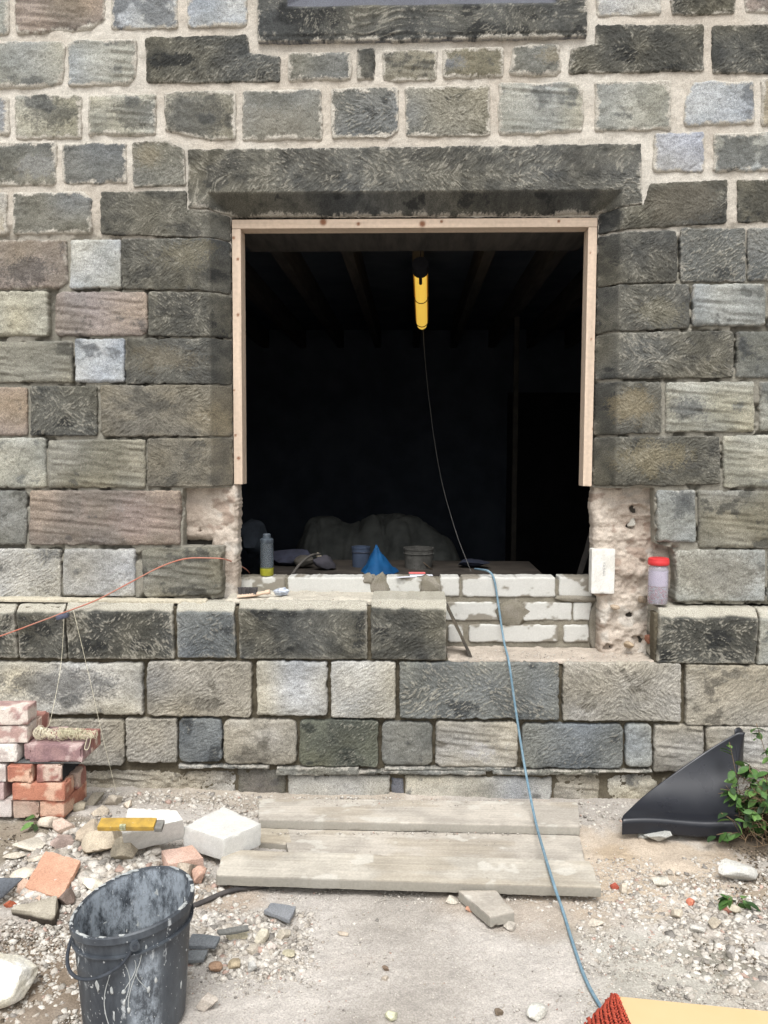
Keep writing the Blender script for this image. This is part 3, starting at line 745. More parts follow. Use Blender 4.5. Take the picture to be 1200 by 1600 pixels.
# mortar beds on the ledges
def bed(poly_xy, z, seed, name, col1=(196,186,168), amp=.012, parent=building, thick=.02):
    xs = [p[0] for p in poly_xy]; ys = [p[1] for p in poly_xy]; res = .006
    P = poly_xy
    V, Q, C = plate(P, 0, seed, res=res, rc=.01, edge=.006, hf=lambda X, Z, s: -thick*np.clip(s/.02, 0, 1)**.5-amp*np.maximum(0, fbm2(X*25, Z*25, seed, 4)),
                    cf=lambda X, Z, s, h: lin(col1, K)*(1+.18*fbm2(X*18, Z*18, seed+1, 4)[..., None]+.1*vn2(X*150, Z*150, 4)[..., None]), deep=.01)
    W = np.stack([V[:, 0], V[:, 2], z-V[:, 1]], 1)
    return mk(name, W, Q[:, ::-1], M['mortar'], parent, col=C)
zl = zpl
bed([(XL-.02, -.02), (atY(695,1000,YP).x-.004, -.02), (atY(695,1000,YP).x-.004, .21), (XL-.02, .21)], zpl-.008, 4501, 'mortar_bed', (204,197,182), amp=.014, thick=.012)
bed([(atY(697,1034,YP).x+.01, -.055), (atY(1024,1034,YP).x, -.055), (atY(1024,1034,YP).x, .20), (atY(697,1034,YP).x+.01, .20)], atY(800,1036,YP).z+.004, 4503, 'mortar_bed', (196,184,170), amp=.012, thick=.006)
bed([(-3.4, -.04), (XL-.1, -.04), (XL-.1, .012), (-3.4, .012)], zpl-.008, 4505, 'mortar_bed', (200,192,172), amp=.006, thick=.008)

# timber sub-frame nailed into the opening
tf = empty('window_subframe', (0, .14, zt_), 'three-sided pale softwood frame lining the top and sides of the opening', 'frame')
def timb(x0, x1, y0, y1, z0, z1, seed, name, axis='z', light=1.0, knots=()):
    V, F = rbox((x1-x0, y1-y0, z1-z0), seed, cell=.006, rnd=.002, amp=.0008, chip=.001)
    V = V+np.array([(x0+x1)/2, (y0+y1)/2, (z0+z1)/2])
    if axis == 'z': g = fbm3(V[:, 0]*90, V[:, 1]*90, V[:, 2]*2.5, seed, 3)
    else: g = fbm3(V[:, 0]*2.5, V[:, 1]*90, V[:, 2]*90, seed, 3)
    hue = fbm3(V[:, 0]*2, V[:, 1]*2, V[:, 2]*2, seed+9, 2)
    c = lin((210,190,170), .84*light)*(1+.24*g[:, None]); c = c*(1-.4*ss(.0, .5, hue)[:, None]*np.array([0, .06, .14]))
    for (kx, kz, kr) in knots:
        d = np.sqrt((V[:, 0]-kx)**2+(V[:, 2]-kz)**2); k_ = ss(kr, kr*.4, d)[:, None]; c = c*(1-k_)+lin((140,98,74), K)*k_
    return mk(name, V, F, M['timber'], tf, col=c, angle=35)
zf = atY(600, 342, .09).z; zfb = atY(600, 758, .09).z
kn = lambda pts: [(atY(x, y, .09).x, atY(x, y, .09).z, r) for x, y, r in pts]
timb(XL+.004, XR-.004, .088, .178, zf-.040, zf, 51, 'head_rail', 'x', knots=kn([(505,347,.022),(660,350,.02),(560,350,.012),(873,346,.01),(690,346,.01)]))
timb(XL+.004, XL+.044, .088, .186, zfb, zf-.041, 52, 'stud', knots=kn([(365,372,.01),(372,405,.009),(372,492,.01),(368,680,.008),(373,716,.011),(366,610,.007)]))
timb(XR-.044, XR-.004, .088, .186, zfb, zf-.041, 53, 'stud', knots=kn([(922,395,.006),(924,530,.006),(926,670,.006)]))
for nm_ in range(1): pass

# ------------------------------------------------------------------ ground
def gz(x, y):
    x = np.asarray(x, float); y = np.asarray(y, float)
    left = ss(-.55, -1.0, x)*ss(-1.7, -1.1, y)*(.25+.75*ss(-.12, -.4, y)); wallf = 0*y
    right = ss(1.25, 1.75, x)*ss(-1.6, -.7, y)
    z = .045*left+.028*wallf+.10*right*ss(1.35, 1.9, x)+.012*fbm2(x*2.3, y*2.3, 61, 3)+.006*fbm2(x*11, y*11, 62, 3)*(1+left)
    pit = ss(.10, .0, np.sqrt((x-.98)**2+(y+.72)**2)); return z-.02*pit
def onG(px, py, up=0.0):
    z = .02
    for _ in range(6):
        p = atZ(px, py, z); z = float(gz(p.x, p.y))
    p = atZ(px, py, z+up); return Vector((p.x, p.y, z+up))
def axis_pts(lo, hi, res, far):
    c = list(np.arange(lo, hi, res)); a, b = lo, hi; s = res; L_, R_ = [], []
    while a > -far: s *= 1.35; a -= s; L_.append(a)
    s = res
    while b < far: s *= 1.35; b += s; R_.append(b)
    return np.array(L_[::-1]+c+R_)
gx = axis_pts(-1.9, 2.0, .009, 60); gy = axis_pts(-2.75, .0, .009, 60)
gy = gy[gy < .3]
X, Y = np.meshgrid(gx, gy); Z = gz(X, Y)
near = ss(4, 2.5, np.abs(X))*ss(-4.5, -3.0, Y)
Z = Z+near*(.0035*fbm2(X*45, Y*45, 63, 3)+.002*vn2(X*160, Y*160, 64))
dens = lambda x, y: None
n1 = fbm2(X*2.2, Y*2.2, 71, 4)[..., None]; n2 = fbm2(X*14, Y*14, 72, 3)[..., None]; n3 = vn2(X*150, Y*150, 73)[..., None]
C = lin((212,205,197), GA)*(1-ss(-.3, .4, n1))+lin((190,183,174), GA)*ss(-.3, .4, n1)
pk = ss(.1, .4, fbm2(X*3.1+4, Y*3.1, 75, 3))[..., None]*.35; C = C*(1-pk)+lin((208,192,176), GA)*pk
def spot(px, py, r, col, k=.8, sx=1.0):
    global C
    p = onG(px, py); d = np.sqrt(((X-p.x)/sx)**2+(Y-p.y)**2)+.35*r*(n2[..., 0]+n1[..., 0]); m = ss(r, r*.45, d)[..., None]*k
    C = C*(1-m)+lin(col, GA)*m
spot(30,1310,.30,(150,138,118)); spot(20,1390,.16,(140,126,108)); spot(90,1500,.28,(140,124,108),.85); spot(40,1560,.3,(150,134,116),.8); spot(1165,1310,.26,(88,76,62),.95)
spot(1190,1400,.16,(110,98,80),.7); spot(965,1335,.10,(160,142,116),.75); spot(1130,1500,.12,(110,98,86),.8); spot(820,1400,.25,(176,158,136),.5,2.0); spot(440,1240,.3,(190,176,156),.6,3.0); spot(1000,1350,.4,(222,200,172),.6,1.6)
spot(330,1400,.12,(186,164,140),.6,2.0); spot(1050,1530,.3,(186,184,170),.5)
C = C*(1+.14*n2+.10*n3)
ny, nx = X.shape; idx = np.arange(ny*nx).reshape(ny, nx)
Q = np.stack([idx[:-1, :-1].ravel(), idx[:-1, 1:].ravel(), idx[1:, 1:].ravel(), idx[1:, :-1].ravel()], 1)
g = mk('ground', np.stack([X.ravel(), Y.ravel(), Z.ravel()], 1), Q, M['ground'], None, col=C.reshape(-1, 3), origin=(0, 0, 0)); meta(g, kind='structure')

# ------------------------------------------------------------------ loose rubble that nobody could count
def scatter(name, zones, label, seed, cols, sub, flat=.6):
    """zones: (px x0,x1,y0,y1, count, size min, max) sampled in the picture, then laid on the ground"""
    r = np.random.RandomState(seed); protos = [rock((1, 1, flat), seed+i, sub=sub, planes=10, rough=0) for i in range(14)]
    Vs, Fs, Cs, n = [], [], [], 0
    for zn in zones:
        x0, x1, y0, y1, cnt, s0, s1 = zn[:7]
        for _ in range(cnt):
            a, b = r.uniform(x0, x1), r.uniform(y0, y1)
            e = 1-.55*(abs((a-x0)/(x1-x0)-.5)*2)**2-.45*(abs((b-y0)/(y1-y0)-.5)*2)**2
            if r.rand() > e+.12: continue
            p = atZ(a, b, .03); z = zn[7] if len(zn) > 7 else float(gz(p.x, p.y)); p = atZ(a, b, z)
            if p.y > -.09 and len(zn) < 8: continue
            s = s0*(s1/s0)**(r.rand()**1.6)
            V, F = protos[r.randint(14)]
            V = rot(V*s, r.normal(0, .35), r.normal(0, .35), r.uniform(0, 6.28), (p.x, p.y, z+s*.0))
            c = cols[r.choice(len(cols), p=[k[1] for k in cols])][0] if False else cols[int(np.searchsorted(np.cumsum([k[1] for k in cols]), r.rand()*.9999))][0]; e_ = 0
            Vs.append(V); Fs.append(F+n); n += len(V); Cs.append(np.tile(lin(dsat(c, .8), .76)*r.uniform(.85, 1.12), (len(V), 1)))
    o = mk(name, np.vstack(Vs), np.vstack(Fs), M['rubble'], None, col=np.vstack(Cs), smooth=False)
    return meta(o, label, None, None, 'stuff')
pale = [((222,215,203), .30), ((208,199,186), .28), ((190,179,164), .2), ((168,160,149), .14), ((196,164,148), .03), ((146,140,132), .05)]
scatter('fine_gravel', [(-60,1260,1236,1640,5200,.003,.009), (100,480,1225,1330,4200,.004,.012), (0,340,1300,1480,3600,.004,.014), (280,500,1420,1560,3000,.004,.013), (900,1240,1340,1600,8000,.004,.012), (380,1000,1230,1258,2200,.004,.013), (-20,160,1440,1620,3200,.005,.014), (300,1000,1384,1412,1200,.004,.012), (380,1000,1400,1620,1500,.002,.007), (420,900,1250,1279,420,.002,.011,.046), (420,900,1300,1304,260,.003,.012,.024), (440,700,1250,1266,260,.002,.010,.043), (460,900,1302,1332,160,.002,.006,.03), (360,925,1342,1372,90,.002,.005,.072), (375,690,934,948,260,.003,.009,zpl+.004), (705,1010,1016,1032,420,.003,.010,atY(800,1036,YP).z+.012)],
        'fine pale mortar crumbs and grit scattered over the dusty ground', 81, pale, 1)
scatter('rubble', [(150,430,1222,1300,950,.010,.028), (60,250,1285,1400,900,.014,.060), (0,150,1320,1430,520,.012,.035), (275,490,1425,1530,1300,.010,.036), (290,450,1435,1510,330,.020,.048), (900,1240,1340,1505,2300,.010,.028), (1030,1240,1390,1560,950,.012,.040), (230,390,1340,1425,420,.012,.035), (60,245,1290,1400,170,.035,.085), (150,420,1225,1262,90,.022,.05), (20,120,1320,1410,60,.03,.07), (250,400,1345,1400,60,.025,.055), (1060,1240,1380,1520,110,.024,.05), (-20,130,1440,1620,600,.012,.036), (400,700,1238,1260,260,.010,.024), (780,960,1390,1440,110,.008,.022), (380,620,1430,1560,90,.007,.016), (600,1200,1460,1600,120,.006,.013), (450,900,1236,1262,260,.008,.020), (900,1010,1225,1300,260,.008,.024), (940,1100,1380,1440,260,.014,.036)],
        'small broken lumps of mortar and stone spread over the ground', 82, pale, 1)
scatter('dark_soil_crumbs', [(1140,1240,1270,1420,1100,.005,.018), (-20,130,1450,1620,1300,.005,.016), (1060,1180,1465,1530,500,.005,.018), (0,120,1290,1330,300,.005,.014)],
        'dark crumbs of earth', 83, [((112,98,80), .5), ((88,78,66), .3), ((150,134,112), .2)], 1)

# ------------------------------------------------------------------ larger pieces traced one by one
def piece(name, px, py, sx, sy, sz, col, label, cat, rz=0, tilt=(0, 0), seed=None, planes=9, up=0.0, col2=None, rough=.05, sub=4, mat='rubble'):
    seed = seed or int(px*7+py*3); p = onG(px, py)
    V, F = rock((sx, sy, sz), seed, sub=sub, planes=planes, rough=rough)
    V = rot(V, tilt[0], tilt[1], rz); V = V+np.array([p.x, p.y, p.z+up-V[:, 2].min()-sz*.08])
    c2 = col2 or [v*.88 for v in col]
    o = mk(name, V, F, M[mat], None, col=ncol(V, col, c2, seed, 22, .72), angle=38)
    GN = {'stone_fragment':'loose stone fragments on the ground','brick_fragment':'broken brick bits on the ground','mortar_lump':'lumps of old mortar in the rubble heap','plaster_fragment':'flat plaster flakes on the ground','white_block_fragment':'white block fragments on the ground'}
    return meta(o, label, cat, GN.get(name))
def slab(name, pts, zs, th, col, label, cat, mat='rubble', col2=None, cell=.012, amp=.002, extra=None, group=None):
    if mat == 'dusty_plank': cell = .007
    """four picture corners of the top face (TL,TR,BR,BL) each at its own height; thickness th; roughened"""
    A = [np.array(atZ(p[0], p[1], z)) for p, z in zip(pts, zs)]
    lx = np.linalg.norm(A[1]-A[0]); ly = np.linalg.norm(A[3]-A[0]); seed = int(pts[0][0]*5+pts[0][1])
    V, F = rbox((lx, ly, th), seed, cell=cell, rnd=min(.0022, th*.3), amp=amp*.5, chip=.006)
    u = (V[:, 0]/lx+.5)[:, None]; v = (.5-V[:, 1]/ly)[:, None]
    top_ = (A[0]*(1-u)+A[1]*u)*(1-v)+(A[3]*(1-u)+A[2]*u)*v
    nrm = np.cross(A[1]-A[0], A[0]-A[3]); nrm /= np.linalg.norm(nrm); nrm = nrm if nrm[2] > 0 else -nrm
    W = top_+(V[:, 2]-th/2)[:, None]*nrm
    W[:, 2] += amp*fbm3(W[:, 0]*12, W[:, 1]*12, W[:, 2]*12, seed, 3)+.0012*vn3(W[:,0]*90, W[:,1]*90, W[:,2]*90, seed)
    C = ncol(W, col, col2 or [c*.9 for c in col], seed, 9, .76)
    if extra: C = extra(W, C, u[:, 0], v[:, 0], V[:, 2]/th)
    o = mk(name, W, F, M[mat], None, col=C, angle=35)
    group = group or {'floor_tile':'broken clay tiles on the heap','slate_piece':'slate pieces on the ground','aerated_block':'loose white blocks on the ground','brick_fragment':'broken brick bits on the ground'}.get(name)
    return meta(o, label, cat, group)
def grain(W, C, u, v, t):
    g_ = fbm3(u*4+W[:, 1]*3, v*34, t*2, 9, 3); C = C*(1+.16*g_[:, None])
    wd_ = ss(.0, .3, fbm2(W[:, 0]*3.5, W[:, 1]*9, 91, 3))[:, None]*.45; C = C*(1-wd_)+lin((176,164,144), .72)*(1+.3*g_[:, None])*wd_
    sp_ = ss(.32, .42, fbm2(W[:, 0]*11, W[:, 1]*14, 93, 4))[:, None]*.6; C = C*(1-sp_)+lin((214,210,200), .8)*sp_
    side = ss(.48, .3, t)[:, None]*.8; return C*(1-side)+lin((160,156,146), .7)*(1+.1*g_[:, None])*side  # plank sides coloured darker: shade below the lit top put into the colour
dust = (214,205,190)
slab('scaffold_plank', [(404,1247),(903,1253),(906,1291),(404,1280)], [.040,.040,.058,.058], .036, (206,198,186), 'dust-covered plank nearest the house wall, half buried in mortar crumbs', 'plank', 'dusty_plank', extra=grain, group='planks laid on the ground below the opening')
slab('scaffold_plank', [(440,1292),(905,1301),(915,1347),(452,1336)], [.018,.018,.026,.026], .034, (204,196,184), 'middle one of the three dusty planks', 'plank', 'dusty_plank', extra=grain, group='planks laid on the ground below the opening')
slab('board_stub', [(404,1292),(450,1293),(456,1318),(404,1316)], [.022]*4, .03, (200,190,172), 'short notched board end beside the white block, left of the middle plank', 'board', 'dusty_plank', extra=grain)
slab('scaffold_plank', [(350,1327),(922,1345),(940,1386),(337,1367)], [.075,.075,.068,.068], .038, (204,197,184), 'front plank with thick grey edge, longest of the three', 'plank', 'dusty_plank', extra=grain, group='planks laid on the ground below the opening')
slab('timber_offcut', [(716,1391),(775,1391),(804,1424),(766,1432)], [.046,.046,.05,.05], .036, (200,192,180), 'short timber offcut sticking out from under the front plank', 'offcut', 'dusty_plank', extra=grain)

# two loose aerated blocks and the level
def wblock(name, pts, zs, th, label, seed):
    o = slab(name, pts, zs, th, (232,231,226), label, 'block', 'block', col2=(222,220,214), cell=.008, amp=.001)
    return o
wblock('aerated_block', [(200,1262),(276,1266),(286,1281),(190,1303)], [.22,.215,.19,.17], .100, 'tilted white aerated block with the yellow level lying on it', 1)
wblock('aerated_block', [(349,1260),(408,1287),(350,1311),(286,1291)], [.155,.15,.14,.15], .085, 'loose white aerated block at the left end of the planks', 2)
lv = empty('spirit_level', atZ(205, 1287, .20), 'short worn yellow spirit level lying on the tilted white block', 'spirit level')
def bx(name, c, sz, mat, parent=None, rz=0, rx=0, ry=0, rnd=.003, seed=1, cell=.02):
    V, F = rbox(sz, seed, cell=cell, rnd=rnd, amp=0, chip=0); V = rot(V, rx, ry, rz, c); return mk(name, V, F, mat, parent, angle=35)
p1 = atZ(155, 1286, .235); p2 = atZ(243, 1290, .225); dv = (p2-p1); ang = math.atan2(dv.y, dv.x); c_ = (p1+p2)/2
myel = mat_n('worn_yellow_paint', (186,152,70), (150,124,66), 30, rough=.6, c3=(176,156,110), t3=.66)
lb_ = bx('body', c_, (dv.length, .050, .019), myel, lv, rz=ang, rx=.25)
bx('end_cap', p2+dv.normalized()*.014, (.028, .048, .017), mat_n('grey_rubber', (128,126,120), (100,98,94), 40), lv, rz=ang, rx=.25)
bx('vial_window', c_+Vector((-.008, -.024, .0005)), (.022, .012, .022), mat_n('dirty_vial', (196,200,170), (120,118,90), 60, rough=.3), lb_, rz=ang, rx=.25)

# broken bits round the heap
slab('floor_tile', [(72,1327),(126,1344),(96,1403),(38,1386)], [.10,.095,.07,.07], .018, (222,178,152), 'large cracked orange clay tile on the heap left of the bucket', 'tile', col2=(208,160,134), amp=.004)
slab('floor_tile', [(30,1370),(66,1380),(62,1410),(24,1398)], [.075,.075,.055,.05], .02, (222,190,168), 'smaller pinkish clay tile piece lying below the large orange tile', 'tile', col2=(206,176,156), amp=.004)
slab('ridge_stone', [(22,1416),(92,1397),(86,1432),(16,1421)], [.085,.10,.095,.08], .06, (190,182,166), 'grey coping fragment with a dark broken face left of the bucket', 'fragment', col2=(172,164,148), amp=.006, extra=lambda W, C, u, v, t: np.where((t < .2)[:, None], lin((84,76,68), .7)*(1+.2*fbm3(W[:,0]*60, W[:,1]*60, W[:,2]*60, 4, 3)[:, None]), C))
slab('slate_piece', [(-30,1370),(36,1372),(6,1402),(-30,1420)], [.13,.115,.07,.07], .006, (112,116,122), 'curved dark slate sheet at the left edge of the picture', 'slate', col2=(96,100,106), amp=.006)
slab('slate_piece', [(300,1456),(345,1462),(336,1478),(292,1478)], [.05,.05,.045,.045], .012, (128,132,136), 'pointed grey slate piece right of the bucket', 'slate', col2=(112,118,122), amp=.005)
slab('slate_piece', [(290,1484),(326,1482),(318,1499),(288,1500)], [.035,.035,.03,.03], .012, (136,140,142), 'smaller grey slate tucked against the bucket', 'slate', col2=(118,122,126), amp=.004)
slab('slate_piece', [(338,1452),(388,1444),(390,1452),(340,1460)], [.055,.055,.05,.05], .010, (124,124,120), 'narrow sliver of grey slate above the white rubble', 'slate', amp=.004)
slab('slate_piece', [(423,1410),(464,1415),(452,1438),(412,1422)], [.03,.03,.028,.028], .014, (150,152,156), 'square grey slate piece in front of the planks', 'slate', col2=(134,138,142), amp=.003)
slab('brick_fragment', [(252,1330),(300,1320),(318,1340),(262,1352)], [.09,.095,.085,.08], .05, (222,190,174), 'pinkish brick fragment under the tilted white block', 'brick', col2=(204,170,152), amp=.006)
piece('stone_fragment', 290,1372,.10,.10,.07,(200,186,168),'buff stone lump behind the bucket rim','stone',.4)
piece('brick_fragment', 308,1378,.07,.06,.06,(214,176,156),'pink brick lump between the bucket and the front plank','brick',1.0)
piece('mortar_lump', 166,1330,.14,.13,.10,(206,192,170),'large buff mortar lump left of the tilted white block','stone',.3)
piece('mortar_lump', 200,1345,.13,.10,.08,(186,176,156),'grey-buff mortar lump just behind the bucket','stone',1.3)
piece('mortar_lump', 140,1310,.11,.10,.07,(214,198,176),'crumbly pale mortar lump below the yellow level','stone',2.3)
piece('brick_fragment', 100,1300,.085,.06,.055,(208,186,170),'angular pinkish brick bit left of the yellow level','brick',-.5)
piece('brick_fragment', 98,1322,.08,.07,.05,(190,170,160),'mauve brick bit above the cracked orange tile','brick',.7)
piece('stone_fragment', 82,1292,.09,.06,.05,(222,208,190),'pale stone bit at the foot of the brick stack','stone',.2)
piece('plaster_fragment', 46,1325,.13,.075,.02,(228,220,204),'flat pale plaster flake left of the heap','plaster',.5,(.1,.2))
piece('plaster_fragment', 22,1340,.08,.05,.02,(224,214,196),'small plaster flake near the left edge of the picture','plaster',.2)
piece('plaster_fragment', 70,1340,.12,.04,.02,(222,210,192),'long plaster sliver above the orange tile','plaster',.55)
piece('plaster_fragment', 30,1368,.09,.07,.02,(236,226,208),'cream plaster flake above the curved slate','plaster',.3)
piece('plaster_fragment', 148,1392,.08,.07,.03,(240,232,214),'bright cream plaster flake at the left of the bucket rim','plaster',.5,(.2,.3))
piece('brick_fragment', 103,1412,.06,.05,.045,(150,132,122),'dark brown brick bit between coping fragment and bucket','brick',.9)
piece('brick_fragment', 16,1416,.035,.03,.025,(206,116,86),'bright orange brick chip beside the coping fragment','brick')
piece('mortar_lump', 178,1257,.07,.06,.055,(226,214,196),'round pale mortar lump at the foot of the hanging string','stone')
piece('mortar_lump', 200,1262,.05,.05,.04,(222,208,190),'small pale mortar lump behind the tilted white block','stone')
piece('mortar_lump', 157,1272,.06,.05,.04,(228,214,194),'pale mortar lump between brick stack and white block','stone')
piece('stone_fragment', 148,1258,.11,.035,.045,(168,160,144),'long grey stone splinter leaning by the brick stack','stone',.9,(.0,-.5))
piece('stone_fragment', 125,1264,.07,.06,.05,(186,176,156),'grey-buff stone beside the bottom brick','stone',.4)
piece('white_block_fragment', 1030,1314,.105,.08,.05,(208,208,202),'grey-white angular block fragment in front of the black plastic','fragment',.35,seed=91)
piece('white_block_fragment', 1003,1308,.055,.035,.02,(228,228,222),'small white flake touching the black plastic','fragment',.2)
piece('white_block_fragment', 1148,1372,.125,.11,.065,(228,226,218),'big rounded white block fragment near the right edge','fragment',.2,seed=93)
piece('stone_fragment', 1032,1382,.06,.04,.03,(226,220,206),'white stone right of the front plank end','stone',-.3)
piece('stone_fragment', 975,1394,.035,.035,.03,(214,202,184),'small buff stone off the end of the front plank','stone')
piece('brick_fragment', 961,1388,.028,.035,.02,(214,112,92),'red brick chip off the end of the front plank','brick',.4)
piece('brick_fragment', 1078,1413,.034,.03,.02,(220,138,112),'orange brick chip among pale gravel at right','brick',.2)
piece('brick_fragment', 1134,1426,.034,.02,.02,(176,122,106),'dull red brick chip left of the small green plant','brick',-.5)
piece('stone_fragment', 1058,1432,.045,.05,.03,(222,210,190),'pale gravel stone left of the weed on the right','stone')
piece('stone_fragment', 1088,1455,.05,.04,.03,(212,208,200),'grey-white stone in the gravel at right','stone',.3)
piece('stone_fragment', 1115,1450,.05,.05,.035,(218,206,186),'cream stone in the gravel below the weed','stone',.8)
piece('stone_fragment', 1143,1498,.036,.03,.035,(214,208,200),'small cubic grey stone on the dark soil patch','stone',.7)
piece('stone_fragment', 1192,1490,.05,.045,.035,(222,216,208),'rounded pale stone at the right edge','stone')
piece('stone_fragment', 930,1446,.055,.028,.018,(224,214,198),'thin pale flake on bare ground right of the blue cable','stone',-.1)
piece('stone_fragment', 706,1410,.045,.035,.028,(232,224,208),'white stone left of the timber offcut','stone',.3)
piece('brick_fragment', 733,1424,.034,.018,.014,(196,150,126),'brown chip beside the timber offcut','brick',-.3)
piece('stone_fragment', 796,1451,.038,.038,.035,(206,198,186),'round grey stone at the end of the timber offcut','stone')
piece('stone_fragment', 323,1577,.052,.048,.04,(206,196,184),'round grey-pink stone right of the bucket base','stone')
piece('stone_fragment', 394,1517,.045,.04,.032,(216,214,208),'grey-white stone below the pile of white rubble','stone',-.2)
piece('stone_fragment', 364,1512,.05,.04,.032,(200,184,156),'tan stone right of the slates','stone',.5)
piece('stone_fragment', 335,1518,.04,.03,.025,(186,154,128),'brown pebble close to the bucket','stone',.5)
piece('stone_fragment', 453,1494,.042,.034,.02,(206,198,172),'olive-cream flat stone at the right of the white rubble','stone')
piece('stone_fragment', 410,1472,.05,.05,.035,(224,216,196),'cream stone in the middle of the white rubble','stone',.6)
piece('stone_fragment', 372,1467,.06,.045,.03,(222,212,184),'cream stone below the slate sliver','stone',.3)
piece('stone_fragment', 442,1468,.05,.05,.035,(226,216,198),'pale stone beside the square grey slate','stone',.1)
piece('stone_fragment', 395,1490,.055,.045,.03,(214,204,188),'buff stone low in the white rubble','stone',.9)
piece('stone_fragment', 424,1483,.034,.03,.03,(222,210,200),'small cube-like pale stone in the white rubble','stone',.2)
piece('stone_fragment', 535,1462,.032,.02,.014,(212,198,180),'lone flat chip on the bare ground left of centre','stone')
piece('stone_fragment', 603,1516,.022,.02,.016,(150,130,112),'lone dark brown pebble near bottom centre','pebble')
piece('stone_fragment', 603,1530,.022,.018,.012,(204,192,176),'lone pale pebble in front of the dark brown one','pebble')
piece('stone_fragment', 779,1586,.022,.02,.018,(130,116,100),'brown pebble near the bottom, left of the blue cable','pebble')
piece('white_block_fragment', 840,1592,.05,.05,.04,(226,224,214),'white cube-shaped fragment at the bottom edge','fragment',.3)
piece('white_block_fragment', 610,1590,.05,.035,.02,(222,220,190),'pale chalky flake at the bottom centre','fragment',.3)
piece('stone_fragment', 1150,1428,.05,.04,.03,(206,196,176),'buff stone beneath the weed at right','stone',.2)

# white plaster lump at the lower left
p = onG(10, 1560)
V, F = rock((.26, .16, .12), 404, sub=5, planes=8, rough=.05); V = rot(V, .15, -.2, .25, (p.x-.02, p.y+.01, p.z+.065))
o = mk('plaster_lump', V, F, M['rubble'], None, col=ncol(V, (246,244,236), (232,226,208), 5, 14, .8), angle=50); meta(o, 'bright white plaster lump at the lower left corner', 'plaster')

# ------------------------------------------------------------------ bucket
def lathe(prof, n=64, c=(0, 0, 0)):
    V = []; F = []
    for r, z in prof:
        for i in range(n):
            a = 2*math.pi*i/n; V.append((c[0]+r*math.cos(a), c[1]+r*math.sin(a), c[2]+z))
    for j in range(len(prof)-1):
        for i in range(n):
            k = (i+1) % n; F.append((j*n+i, j*n+k, (j+1)*n+k, (j+1)*n+i))
    return np.array(V), np.array(F)
def tube(path, r, n=8, smooth=6, closed=False):
    P = [np.array(p, float) for p in path]
    if smooth and len(P) > 2:
        Q_ = []
        for i in range(len(P)-1):
            p0 = P[max(i-1, 0)]; p1 = P[i]; p2 = P[i+1]; p3 = P[min(i+2, len(P)-1)]
            for k in range(smooth):
                t = k/smooth; Q_.append(.5*((2*p1)+(-p0+p2)*t+(2*p0-5*p1+4*p2-p3)*t*t+(-p0+3*p1-3*p2+p3)*t**3))
        Q_.append(P[-1]); P = Q_
    V = []; F = []; up = np.array([0.13, .21, 1.0]); prev = None
    for i, p in enumerate(P):
        t = P[min(i+1, len(P)-1)]-P[max(i-1, 0)]; t = t/max(np.linalg.norm(t), 1e-9)
        a = np.cross(t, up if prev is None else prev[1]); a = np.cross(up, t) if prev is None else prev[0]-t*prev[0].dot(t)
        a = a/max(np.linalg.norm(a), 1e-9); b = np.cross(t, a); prev = (a, b)
        rr = r[i*len(r)//len(P)] if isinstance(r, (list, tuple)) else r
        for k in range(n):
            q = 2*math.pi*k/n; V.append(p+rr*(a*math.cos(q)+b*math.sin(q)))
    for i in range(len(P)-1):
        for k in range(n):
            l = (k+1) % n; F.append((i*n+k, i*n+l, (i+1)*n+l, (i+1)*n+k))
    F.append(tuple(range(n-1, -1, -1))); m_ = (len(P)-1)*n; F.append(tuple(m_+k for k in range(n)))
    return np.array(V), F

bp = atZ(211, 1586, .01); bc = np.array([bp.x, bp.y, .012])
bucket = empty('bucket', tuple(bc), 'black plastic builder\'s bucket with splashes of white plaster and a dirty inside', 'bucket')
mb, t_, b_ = newmat('splashed_black_plastic'); N = t_.nodes; L = t_.links
tc = N.new('ShaderNodeTexCoord')
def nz(scale, det, st=(1, 1, 1), ro=.6):
    mp = N.new('ShaderNodeMapping'); mp.inputs['Scale'].default_value = st; L.new(tc.outputs['Object'], mp.inputs['Vector'])
    n = N.new('ShaderNodeTexNoise'); n.inputs['Scale'].default_value = scale; n.inputs['Detail'].default_value = det; n.inputs['Roughness'].default_value = ro; L.new(mp.outputs[0], n.inputs['Vector']); return n.outputs['Fac']
def rng_(sock, a, b, c=0, d=1):
    m = N.new('ShaderNodeMapRange'); m.inputs[1].default_value = a; m.inputs[2].default_value = b; m.inputs[3].default_value = c; m.inputs[4].default_value = d; L.new(sock, m.inputs[0]); return m.outputs[0]
def mixc(f, a, b):
    m = N.new('ShaderNodeMix'); m.data_type = 'RGBA'; L.new(f, m.inputs[0])
    for i, c in ((6, a), (7, b)):
        if isinstance(c, tuple): m.inputs[i].default_value = (*lin(c), 1)
        else: L.new(c, m.inputs[i])
    return m.outputs[2]
atc = N.new('ShaderNodeAttribute'); atc.attribute_name = 'Col'
film = rng_(nz(9, 8, (1, 1, .35), .7), .42, .66, 0, .7); c0 = mixc(film, (46,50,56), (86,92,98))
spl = rng_(nz(26, 8, (1, 1, .35), .7), .60, .66, 0, .75); c1 = mixc(spl, c0, (186,190,192))
sp2 = rng_(nz(120, 3, (1, 1, .5)), .66, .70, 0, .8); c2 = mixc(sp2, c1, (200,202,202))
sep = N.new('ShaderNodeSeparateColor'); L.new(atc.outputs['Color'], sep.inputs[0])
mm = N.new('ShaderNodeMath'); mm.operation = 'MULTIPLY'; L.new(sep.outputs[0], mm.inputs[0]); L.new(rng_(nz(22, 10, (1, 1, .5), .8), .43, .57), mm.inputs[1])
c3 = mixc(mm.outputs[0], c2, (150,158,166)); L.new(c3, b_.inputs['Base Color'])
